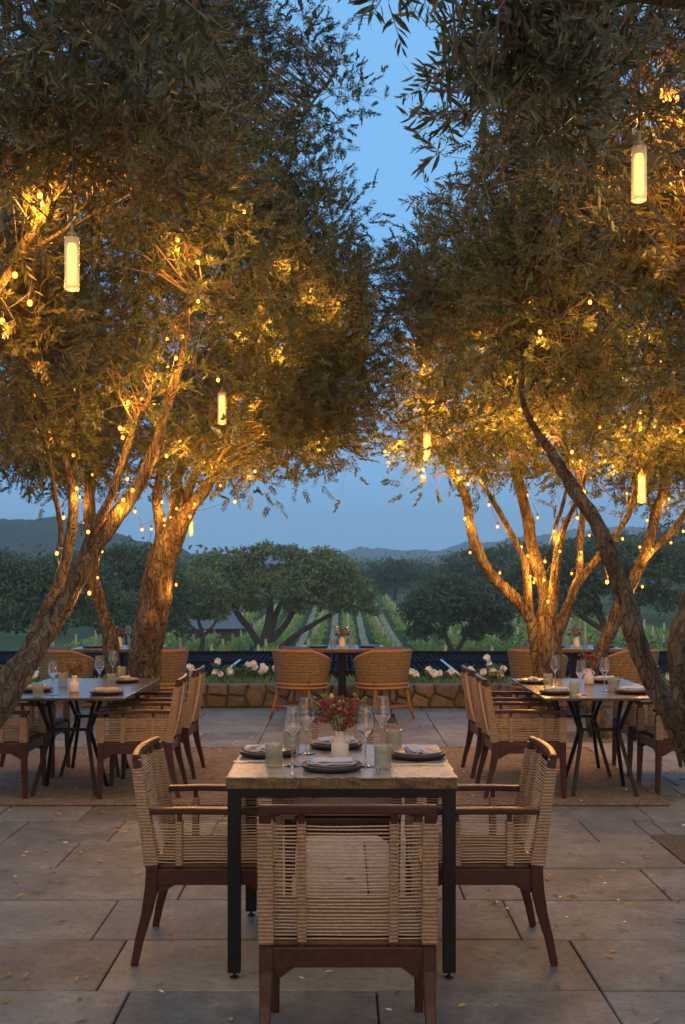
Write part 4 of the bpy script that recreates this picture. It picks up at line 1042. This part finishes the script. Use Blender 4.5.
# ------------------------------------------------------------------ far sets: barrel chairs and stone tables
def make_barrel(label):
    t = thing('barrel_chair', label, 'wicker chair', (0, 0, 0), 0, 'wicker barrel chairs by the stone wall')
    n, k = 40, 8; A0 = R(118)
    def hgt(a): return .405 + (.735 - .405 + .0) * (1 if abs(a) < R(48) else max(.62, 1 - .38 * ((abs(a) - R(48)) / R(70)) ** 1.0)) 
    m = MB(); vs = []; fs = []
    for side_ in (0, 1):
        for i in range(n + 1):
            a = -A0 + 2 * A0 * i / n
            for j in range(k + 1):
                v = j / k; z = .36 + (hgt(a) - .36) * v; r = .265 + .045 * v - side_ * .024
                vs.append((r * math.sin(a) * 1.05, -r * math.cos(a) * .95, z))
    o = (n + 1) * (k + 1)
    for s_ in (0, 1):
        for i in range(n):
            for j in range(k):
                a = s_ * o + i * (k + 1) + j; q = (a, a + k + 1, a + k + 2, a + 1); fs.append(q if s_ == 0 else q[::-1])
    for j in range(k):
        fs += [(j, j + 1, o + j + 1, o + j), tuple(x for x in (n * (k + 1) + j, o + n * (k + 1) + j, o + n * (k + 1) + j + 1, n * (k + 1) + j + 1))]
    m.add(vs, fs, 0, True); m.build('wicker_shell', M['wicker'], t)
    m = MB(); pts = []
    for i in range(n + 1):
        a = -A0 + 2 * A0 * i / n; r = .298; pts.append((r * math.sin(a) * 1.05, -r * math.cos(a) * .95, hgt(a) + .006))
    m.tube(pts, .018, 8)
    for z in (.345, .385): m.tube([(.275 * math.sin(R(10 * i)) * 1.05, -.275 * math.cos(R(10 * i)) * .95, z) for i in range(37)], .013, 6, cap=False)
    m.build('rattan_rim', M['wicker_rim'], t)
    m = MB(); m.box((0, .02, .405), (.44, .44, .07)); m.build('seat_cushion', M['cushion'], t, bevel=.025)
    m = MB(); m.lathe([(.255, .325), (.262, .335), (.262, .37), (.24, .375)], 28); m.build('seat_base', M['teak'], t)
    for sx in (-1, 1):
        for sy in (-1, 1):
            m = MB(); m.tube([(sx * .185, sy * .17, .34), (sx * .225, sy * .215, .12), (sx * .25, sy * .245, 0)], [.022, .018, .013], 8); m.build('leg', M['teak'], t)
    m = MB()
    for s_ in (-1, 1): m.box((0, s_ * .212, .145), (.43, .018, .024)); m.box((s_ * .224, 0, .145), (.018, .41, .024))
    m.build('stretcher', M['teak'], t)
    return t
bc0 = make_barrel('x'); bc_used = []
def BC(x, y, rz, label):
    if not bc_used: bc_used.append(1); bc0.location = (x, y, 0); bc0.rotation_euler = (0, 0, rz); bc0['label'] = label; return bc0
    return dup(bc0, (x, y, 0), rz, label)
pl_mb = MB()
n = 12; vs = []; fs = []
for s_ in (1, -1):
    for j in range(n + 1):
        for k in range(n + 1):
            u, v = k / n * 2 - 1, j / n * 2 - 1; pin = 1 - .09 * (u * u * v * v) ; b = (1 - u ** 4) * (1 - v ** 4)
            vs.append((u * .2 * pin * (1 - .05 * (1 - v * v)), s_ * .055 * b ** .6, v * .17 * (1 - .05 * (1 - u * u))))
for s_ in (0, 1):
    for j in range(n):
        for k in range(n): a = s_ * (n + 1) ** 2 + j * (n + 1) + k; q = (a, a + 1, a + n + 2, a + n + 1); fs.append(q[::-1] if s_ == 0 else q)
pl_mb.add(vs, fs, 0, True)
pil = pl_mb.build('throw_pillow', M['pillow'], None, (0, 0, -50)); tag(pil, 'x', 'pillow', 'mauve pillows on the wicker chairs'); pil_used = []
def PIL(x, y, rz, label):
    # stands on the seat cushion against the shell
    d = Vector((-math.sin(rz), math.cos(rz), 0)); p = Vector((x, y, 0)) - d * .17 + Vector((0, 0, .625))
    o = pil if not pil_used else pil.copy()
    if pil_used: COL.objects.link(o)
    pil_used.append(1); o.location = p; o.rotation_euler = (R(-12), 0, rz); o['label'] = label
FT = .745
def far_table(label, x, y):
    t = thing('pedestal_table', label, 'table', (x, y, 0), 0, 'stone pedestal tables by the wall')
    stone_slab(.95, .8, .035, seed=x * 7).build('table_top', M['stone_top'], t, (0, 0, FT))
    m = MB(); m.box((0, 0, .36), (.09, .09, .7)); m.box((0, 0, .70), (.5, .4, .012)); m.build('pedestal', M['black'], t, bevel=.003)
    m = MB(); m.box((0, 0, .012), (.5, .5, .022)); m.build('base', M['black'], t, bevel=.003)
for nm, x, y in (('centre', -.005, 13.06), ('left', -2.5, 13.06), ('right', 2.62, 13.06)):
    wh = {'centre': 'centred between the two near-facing wicker chairs', 'left': 'behind the two left olive stems', 'right': 'behind the splayed olive stems at right'}[nm]
    wh2 = {'centre': 'in the middle', 'left': 'behind the left olive stems', 'right': 'behind the right splayed stems'}[nm]
    far_table(f'stone pedestal table by the wall, {wh}', x, y)
    for sx, sd in ((-1, 'left'), (1, 'right')):
        cx_ = x + sx * (.44 if nm == 'centre' else .50); rz = R(-22 * sx * -1) * -1 if False else R(-28) * (-sx) * -1
        rz = R(28) * sx
        BC(cx_, y - .46, rz, f'{sd} wicker barrel chair at the stone table {wh2}')
        PIL(cx_, y - .46, rz, f'mauve pillow in the {sd} wicker chair at the table {wh2}')
    for px_off, dy, lab in ((-.2, -.05, 'left'), (.22, .0, 'right')):
        put(vot0, (x + px_off * .5, y + dy, FT + .001), 0, f'{lab} pale tumbler on the stone table {wh}', (1.05, 1.05, 1.05))
        put(glass0, (x + px_off * .3, y + dy + .12, FT + .001), 0, f'{lab} wine glass on the stone table {wh}')
        put(plate0, (x + px_off * 1.35, y + dy - .12, FT + .001), 0, f'{lab} charcoal plate on the stone table {wh}')
    put(vase0, (x + .0, y - .08, FT + .001), .5, f'blush vase on the stone table {wh}')
    bouquet(f'small red and yellow posy on the stone table {wh}', (x, y - .08, FT + .115), .75, 20 + int(x * 3), 60)

# ------------------------------------------------------------------ roses, grass strip, slatted structure
def rose_bush(label, x, y, w_, h, nb, seed):
    t = thing('rose_bush', label, 'rose bush', (x, y, .24), 0, 'white roses along the wall'); r = np.random.default_rng(seed)
    f = Foliage(); n = int(60 * w_ / .4)
    b = np.stack([r.normal(size=n) * w_ * .35, r.normal(size=n) * .09, r.random(n) ** 1.2 * h * .55], 1); d = unit(np.stack([r.normal(size=n) * .6, r.normal(size=n) * .5, r.uniform(.2, 1, n)], 1))
    f.sprays(b, d, .13, 7, .045, .026, False, .2, .0015); f.build('foliage', [M['herb'], M['stem']], t)
    for k in range(nb):
        m = MB(); R0 = r.uniform(.03, .048); rr = random.Random(seed * 31 + k); R0 *= 1.3
        for q in range(16):
            ring = q // 5; a = q * 2.4; rad = R0 * (.25 + .28 * ring); c = Vector((rad * math.cos(a), rad * math.sin(a), R0 * (.5 - .2 * ring)))
            nn = 4; vs = []; fs = []
            out = Vector((math.cos(a), math.sin(a), 1.1 - .45 * ring)).normalized(); sd = Vector((-math.sin(a), math.cos(a), 0)); up = out.cross(sd)
            for jj in range(nn + 1):
                for ii in range(nn + 1):
                    u, v = ii / nn * 2 - 1, jj / nn * 2 - 1
                    vs.append(c + sd * u * R0 * .55 * math.sqrt(max(0, 1 - v * v * .6)) + up * v * R0 * .5 * math.sqrt(max(0, 1 - u * u * .5)) - out * R0 * .28 * (u * u + v * v) * (-1 if ring < 1 else 1) * .8)
            for jj in range(nn):
                for ii in range(nn): a_ = jj * (nn + 1) + ii; fs.append((a_, a_ + 1, a_ + nn + 2, a_ + nn + 1))
            m.add(vs, fs, 0, True)
        bl = m.build('bloom', M['petal_white'], t, (r.normal() * w_ * .32, -.06 + r.normal() * .05, h * r.uniform(.3, .95))); bl.rotation_euler = (r.uniform(.2, 1.0), r.normal() * .3, r.uniform(0, 6))
    return t
rb = [(222, 'white rose bush left of the centre stone table, tallest of its blooms leaning left', .30, .36, 4, 1), (243, 'white rose bush with a dense spray beside the left centre wicker chair', .34, .26, 7, 2), (188, 'white rose bush behind the left aisle chairs', .22, .22, 3, 3),
      (276, 'small white rose bush behind the left centre wicker chair', .16, .2, 2, 4), (441, 'white rose bush with a low spray right of the centre wicker chairs', .36, .16, 5, 5), (482, 'tall white rose bush behind the right aisle chairs', .34, .32, 5, 6),
      (498, 'white rose bush beside the wicker chair at the splayed olive', .24, .2, 4, 7), (40, 'white rose bush left of the leftmost wicker chair', .34, .24, 5, 8), (650, 'white rose bush at the far right behind the dark trunk', .34, .26, 4, 9), (14, 'white rose bush at the left edge behind the leaning trunk', .3, .26, 3, 10), (412, 'single low white rose bush behind the right centre wicker chair', .16, .14, 2, 11)]
for px, lab, w_, h, nb, sd in rb:
    rose_bush(lab, (px - CX) / F * 14.15, 14.15 + (sd % 3) * .07, w_, h, nb, sd)
gf = Foliage(); n = 9000
gb_ = np.stack([rng.uniform(-9, 9, n), rng.uniform(14.02, 14.65, n), np.full(n, .238)], 1); gd = unit(np.stack([rng.normal(size=n) * .35, rng.normal(size=n) * .35, np.ones(n)], 1))
gf.leaves(gb_, gd, unit(rng.normal(size=(n, 3))), rng.uniform(.04, .10, n), .009); tag(gf.build('grass', [M['vine']]), 'short bright grass strip on top of the stone wall', 'grass', kind='stuff')

pg = thing('slatted_canopy', 'flat dark navy slatted canopy just beyond the stone wall', 'canopy', (0, 18.2, .17))
py0, py1 = 16.0 - 18.2, 20.4 - 18.2
m = MB(); x = -12
while x < 12: m.box((x, 0, 0), (.045, py1 - py0 - .1, .05)); x += .085
m.build('slats', M['pergola'], pg)['kind'] = 'stuff'
for y in (py0, py1): m = MB(); m.box((0, y, .0), (24.2, .09, .16)); m.build('beam', M['pergola'], pg)
m = MB(); m.box((0, 0, .045), (24, .06, .03)); m.build('cross_rail', M['pergola'], pg)
m = MB(); m.box((0, .0, -.09), (24, 4.3, .02)); m.build('shade_cloth', M['pergola'], pg)
for x in (-11.5, -5.7, 0, 5.7, 11.5):
    for y in (py0, py1): m = MB(); m.box((x, y, -1.3), (.12, .12, 2.45)); m.build('post', M['pergola'], pg)
def white_pipe(x0, y0, x1, y1, label):
    m = MB(); c = Vector((x0, y0, .245)); m.tube([(0, 0, 0), Vector((x1 - x0, y1 - y0, 0))], .016, 8); o = m.build('pipe', M['white_paint'], None, c); tag(o, label, 'pipe', 'white pipes lying across the slatted canopy')
a = on_plane(441, 660, .245); b = on_plane(460, 675, .245); white_pipe(a.x, a.y, b.x, b.y, 'short white pipe lying on the dark slats right of the centre table')
a = on_plane(240, 660, .245); b = on_plane(228, 669, .245); white_pipe(a.x, a.y, b.x, b.y, 'short white pipe lying on the dark slats behind the left roses')

# ------------------------------------------------------------------ background
def far_tree(label, px, py_base, Y, lobes, n, size, leafm='oak', trunks=None, name='oak_tree', group='oak trees beyond the terrace', gz=None):
    b = P(px, py_base, Y); t = thing(name, label, 'tree', b, 0, group); f = Foliage(); mb = MB()
    L = [(P(a, c, Y) - b, d / F * Y, e / F * Y) for a, c, d, e in lobes]
    tot = sum(q[1] * q[2] for q in L)
    for (c, rx, rz) in L:
        k = int(n * rx * rz / tot); ncl = max(6, k // 40)
        d = unit(rng.normal(size=(ncl, 3))); d[:, 2] = np.where(d[:, 2] < -.35, -d[:, 2] * .5, d[:, 2]); d = unit(d)
        cc = np.array(c) + d * np.array([rx, rx * .8, rz]) * (.5 + .5 * rng.random((ncl, 1)) ** .5)
        m_ = 40; cl = min(rx, rz) * .17
        off = rng.normal(size=(ncl, m_, 3)) * cl * np.array([1.1, 1.1, .55]); p = (cc[:, None] + off).reshape(-1, 3)
        ld = unit(rng.normal(size=p.shape) * .9 + np.repeat(d, m_, 0) * .5); tone = np.clip(np.repeat(rng.random(ncl) ** 1.6, m_) * .75 + rng.random(len(p)) * .25, 0, 1)
        f.leaves(p, ld, unit(rng.normal(size=p.shape) + np.array([0, 0, 1.2])), size * rng.uniform(.6, 1.4, len(p)), size * .55, 0, False, tone)
    if trunks:
        for tr in trunks:
            sp = smooth_path([(P(a, c, Y) - b, r / F * Y) for a, c, r in tr], 5); mb.tube([q[0] for q in sp], [q[1] for q in sp], 8, 0, True, True, .3, random.random() * 9)
    else:
        mb.tube([(0, 0, -.5), (0, 0, 1.0), (.2, 0, 2.2)], [.3, .25, .15], 8)
    mb.build('trunk', M['oak_bark'], t); f.build('crown', [M[leafm]], t); return t
far_tree('broad spreading oak with dark forked limbs left of the centre vineyard', 272, 652, 72,
         [(270, 560, 38, 16), (225, 572, 32, 22), (320, 572, 38, 22), (205, 595, 24, 24), (345, 598, 30, 22), (280, 590, 52, 24), (240, 605, 34, 16), (320, 606, 36, 14), (365, 612, 16, 10)], 30000, .235,
         trunks=[[(262, 656, 6), (266, 636, 5), (270, 612, 3.5), (268, 580, 2), (262, 560, 1)], [(263, 650, 4.5), (250, 630, 3.5), (236, 612, 2.5), (222, 592, 1.5)], [(265, 645, 4), (285, 625, 3.2), (300, 600, 2.4), (318, 580, 1.4)], [(266, 640, 4), (276, 615, 3), (288, 585, 2), (292, 560, 1)], [(272, 656, 3.5), (292, 638, 3), (312, 625, 2.4), (340, 610, 1.6)]])
far_tree('small grey-green tree in front of the low grey roof', 201, 650, 68, [(200, 595, 24, 26), (190, 618, 16, 12), (215, 615, 14, 12), (178, 605, 18, 22)], 11000, .21, trunks=[[(201, 652, 2.5), (203, 636, 2.2), (198, 618, 1.6), (196, 600, 1)], [(203, 636, 1.8), (214, 625, 1.2), (220, 612, .8)], [(202, 636, 1.6), (192, 627, 1.2), (182, 618, .8)]])
far_tree('dense dark round oak right of the centre vineyard', 455, 652, 66, [(455, 610, 46, 28), (430, 615, 28, 24), (480, 612, 32, 26), (455, 592, 32, 16), (425, 635, 20, 12), (488, 634, 24, 14)], 21000, .23, 'oak_dark', trunks=[[(455, 657, 3.6), (450, 646, 3), (445, 632, 2.4), (446, 615, 1.6)], [(455, 655, 3), (462, 642, 2.4), (470, 628, 1.8), (473, 612, 1.2)]])
far_tree('tall dark oak with bare twisting limbs behind the splayed olive', 610, 652, 60, [(600, 565, 60, 26), (555, 580, 40, 30), (650, 570, 46, 30), (560, 610, 40, 18), (660, 605, 40, 20), (605, 595, 40, 14), (520, 600, 26, 26)], 21000, .23, 'oak_dark', trunks=[[(610, 656, 5), (606, 630, 4), (596, 605, 3), (590, 575, 1.6)], [(608, 640, 3.5), (625, 615, 2.8), (645, 600, 2), (660, 580, 1.2)], [(606, 632, 3), (580, 615, 2.2), (560, 600, 1.5)]])
far_tree('wide dark oak at the left edge behind the leaning trunk', 40, 655, 58, [(20, 600, 60, 40), (70, 590, 46, 36), (-10, 580, 50, 30), (60, 625, 60, 20), (110, 615, 34, 26)], 21000, .23, 'oak_dark')
far_tree('dark oak seen between the two left olives', 130, 652, 62, [(130, 575, 40, 30), (120, 605, 44, 26), (165, 600, 28, 34), (150, 630, 40, 16)], 16000, .23, 'oak_dark')
far_tree('hazy rounded oak beyond the vineyard, right of the broad spreading one', 395, 600, 170, [(395, 575, 34, 16), (375, 582, 22, 14), (420, 580, 26, 16)], 8000, .5, 'oak_dark')
far_tree('hazy oak on the skyline just left of the dense round oak', 345, 604, 190, [(345, 585, 26, 16), (370, 592, 22, 10)], 5000, .5, 'oak_dark')
far_tree('oak with a rounded top behind the dense round oak', 480, 610, 130, [(480, 568, 40, 18), (450, 580, 30, 18), (520, 565, 40, 22), (500, 590, 50, 16)], 11000, .42, 'oak_dark')
far_tree('tall skyline oak at right of the splayed olive', 590, 620, 120, [(580, 560, 40, 20), (540, 570, 34, 24), (630, 555, 40, 24), (680, 550, 40, 28), (720, 570, 50, 30)], 14000, .42, 'oak_dark')
# far wood as one mass
def wood(name, label, spans, n, size):
    f = Foliage()
    for (x0, x1, ytop, ybot, Y0) in spans:
        nc = n
        pxs = rng.uniform(x0, x1, nc); hh = np.array([noise.noise(Vector((q * .05, Y0, 0))) * .5 + noise.noise(Vector((q * .13, Y0, 3))) * .3 for q in pxs])
        v = rng.random(nc) ** .7; top = ytop - hh * (ybot - ytop) * .35; pys = ybot + (top - ybot) * v
        Yd = Y0 * (1 + .12 * rng.random(nc)); Xw = (pxs - CX) / F * Yd; Zw = H - (pys - HY) / F * Yd
        c = np.stack([Xw, Yd, Zw], 1); m_ = 14; p = (c[:, None] + rng.normal(size=(nc, m_, 3)) * size * 2.0 * np.array([1, 1, .6])).reshape(-1, 3)
        tone = np.clip(np.repeat(rng.random(nc), m_) * .7 + rng.random(len(p)) * .3, 0, 1)
        f.leaves(p, unit(rng.normal(size=p.shape) + np.array([0, 0, .4])), unit(rng.normal(size=p.shape) + np.array([0, 0, 1.])), size * rng.uniform(.6, 1.4, len(p)), size * .7, 0, False, tone)
    return tag(f.build(name, [M['oak_dark']]), label, 'woods', kind='stuff')
wood('woods', 'dark oak woods massed along the far side of the vineyard', [(-60, 230, 566, 640, 150), (330, 760, 572, 612, 240), (330, 700, 560, 600, 380)], 1100, .9)

# vineyard rows run away from the terrace

for k, x in enumerate(np.arange(-17, 26, 2.5)):
    f = Foliage(); n = 900; yy = 44 + 106 * rng.random(n) ** 1.25
    z = ground_h(np.full(n, x), yy)
    p = np.stack([x + rng.normal(size=n) * .16, yy, z + .35 + rng.random(n) ** .8 * .85], 1)
    p = (p[:, None] + rng.normal(size=(n, 6, 3)) * .12).reshape(-1, 3)
    f.leaves(p, unit(rng.normal(size=p.shape) + np.array([0, 0, .5])), unit(rng.normal(size=p.shape) + np.array([0, 0, 1.])), .26 * rng.uniform(.6, 1.3, len(p)), .2)
    side = 'left' if x < -2 else ('middle' if x < 6 else 'right')
    t = thing('vine_row', f'bright green vine row with pale posts in the vineyard beyond the dark canopy', 'vine row', (x, 44, float(ground_h(x, 44))), 0, 'vine rows in the vineyard')
    fo = f.build('foliage', [M['vine']], t); fo.matrix_parent_inverse = Matrix.Translation(-Vector(t.location))
    m = MB()
    for y in np.arange(44, 150, 6.0): zz = float(ground_h(x, y)); m.box((0, y - 44, zz - t.location.z + .85), (.13, .13, 1.9))
    m.build('posts', M['post_wood'], t)['kind'] = 'stuff'
m = MB()
for x in np.arange(-17, 26, 2.5):
    yy = np.linspace(43, 152, 40); zz = ground_h(np.full(40, x), yy) + .33; xo = x + 1.25
    vs = []; fs = []
    for q in range(40):
        wob = .12 * noise.noise(Vector((x, yy[q] * .3, 0))); vs += [(xo - .30 + wob, yy[q], zz[q]), (xo + .30 + wob, yy[q], zz[q])]
    fs = [(2 * q, 2 * q + 1, 2 * q + 3, 2 * q + 2) for q in range(39)]; m.add(vs, fs)
tag(m.build('path', noisy('dry_grass', (.16, .17, .08), (.36, .33, .20), .8, .95, .3, .05)), kind='structure')
# hedge of herbs just past the canopy, grey roofed shed
hf = Foliage(); n = 5200
p = np.stack([rng.uniform(-14, 14, n), rng.uniform(22.5, 27, n), np.zeros(n)], 1); keep = np.array([noise.noise(Vector((a * .35, b * .3, 4))) > -.12 for a, b, _ in p]); p = p[keep]
p[:, 2] = ground_h(p[:, 0], p[:, 1]) + rng.random(len(p)) * np.where(p[:, 0] > 2.2, 1.75, np.where(p[:, 0] < -3, 1.2, .7))
hf.sprays(p, unit(rng.normal(size=p.shape) * .5 + np.array([0, 0, 1.])), .35, 7, .14, .05, False, .2, .003)
tag(hf.build('shrubbery', [M['herb'], M['stem']]), 'loose bright green shrubbery beyond the dark canopy', 'shrubbery', kind='stuff')
bp = P(215, 648, 88); barn = thing('shed', 'low shed with a blue-grey roof behind the small grey-green tree', 'shed', bp, R(12))
m = MB(); m.box((0, 0, .8), (4.0, 4, 1.8)); m.build('wall', M['barn_wall'], barn)
m = MB(); m.add([(-2.4, -2.4, 1.55), (2.4, -2.4, 1.55), (1.3, 0, 2.9), (-1.3, 0, 2.9), (-2.4, 2.4, 1.55), (2.4, 2.4, 1.55)], [(0, 1, 2, 3), (5, 4, 3, 2), (0, 3, 4), (1, 5, 2), (0, 4, 5, 1)]); m.build('roof', M['roof_grey'], barn)

# fallen leaves
fl = Foliage(); n = 1500
px_ = rng.uniform(-5, 5, n * 3); py_ = rng.uniform(2.8, 13.4, n * 3); dn = np.array([.42 + .9 * noise.noise(Vector((a * .55, b * .55, 9))) + (.35 if (a < -1 and 5.5 < b < 8) else 0) for a, b in zip(px_, py_)])
k_ = rng.random(n * 3) < dn * 1.0; px_, py_ = px_[k_], py_[k_]; n = len(px_)
hgt_ = np.where((px_ > rx0) & (px_ < rx1) & (py_ > ry0) & (py_ < ry1), .019, .006)
an = rng.uniform(0, 6.28, n); ld = np.stack([np.cos(an), np.sin(an), rng.uniform(-.02, .22, n)], 1)
fl.leaves(np.stack([px_, py_, hgt_], 1), unit(ld), unit(np.stack([rng.normal(size=n) * .35, rng.normal(size=n) * .35, np.ones(n)], 1)), rng.uniform(.028, .065, n), rng.uniform(.010, .019, n), 0, True)
tag(fl.build('fallen_leaves', [M['leaf_dry']]), 'dry yellow and brown leaves scattered over the paving', 'leaves', kind='stuff')
wp = Foliage(); n = 150
wp.leaves(np.stack([rng.uniform(-3, 3, n), rng.uniform(3.5, 11, n), np.full(n, .021)], 1), unit(np.stack([rng.normal(size=n), rng.normal(size=n), np.full(n, .08)], 1)), unit(np.stack([rng.normal(size=n) * .3, rng.normal(size=n) * .3, np.ones(n)], 1)), rng.uniform(.016, .035, n), .011, 0, True)
tag(wp.build('fallen_petals', [M['petal_white']]), 'few pale petals scattered over the paving', 'petals', kind='stuff')

HAZE = 0.0007
if HAZE:
    m = MB(); m.box((0, 830, 43), (2000, 1780, 106))
    hm = bpy.data.materials.new('haze'); hm.use_nodes = True; hm.node_tree.nodes.clear()
    o_ = hm.node_tree.nodes.new('ShaderNodeOutputMaterial'); v_ = hm.node_tree.nodes.new('ShaderNodeVolumePrincipled')
    v_.inputs['Color'].default_value = (.75, .85, .95, 1); v_.inputs['Density'].default_value = HAZE; v_.inputs['Anisotropy'].default_value = .2
    hm.node_tree.links.new(v_.outputs[0], o_.inputs['Volume'])
    tag(m.build('haze', hm), 'thin blue evening haze over the valley', 'haze', kind='stuff')
print('point lights', n_light, 'script bulbs')
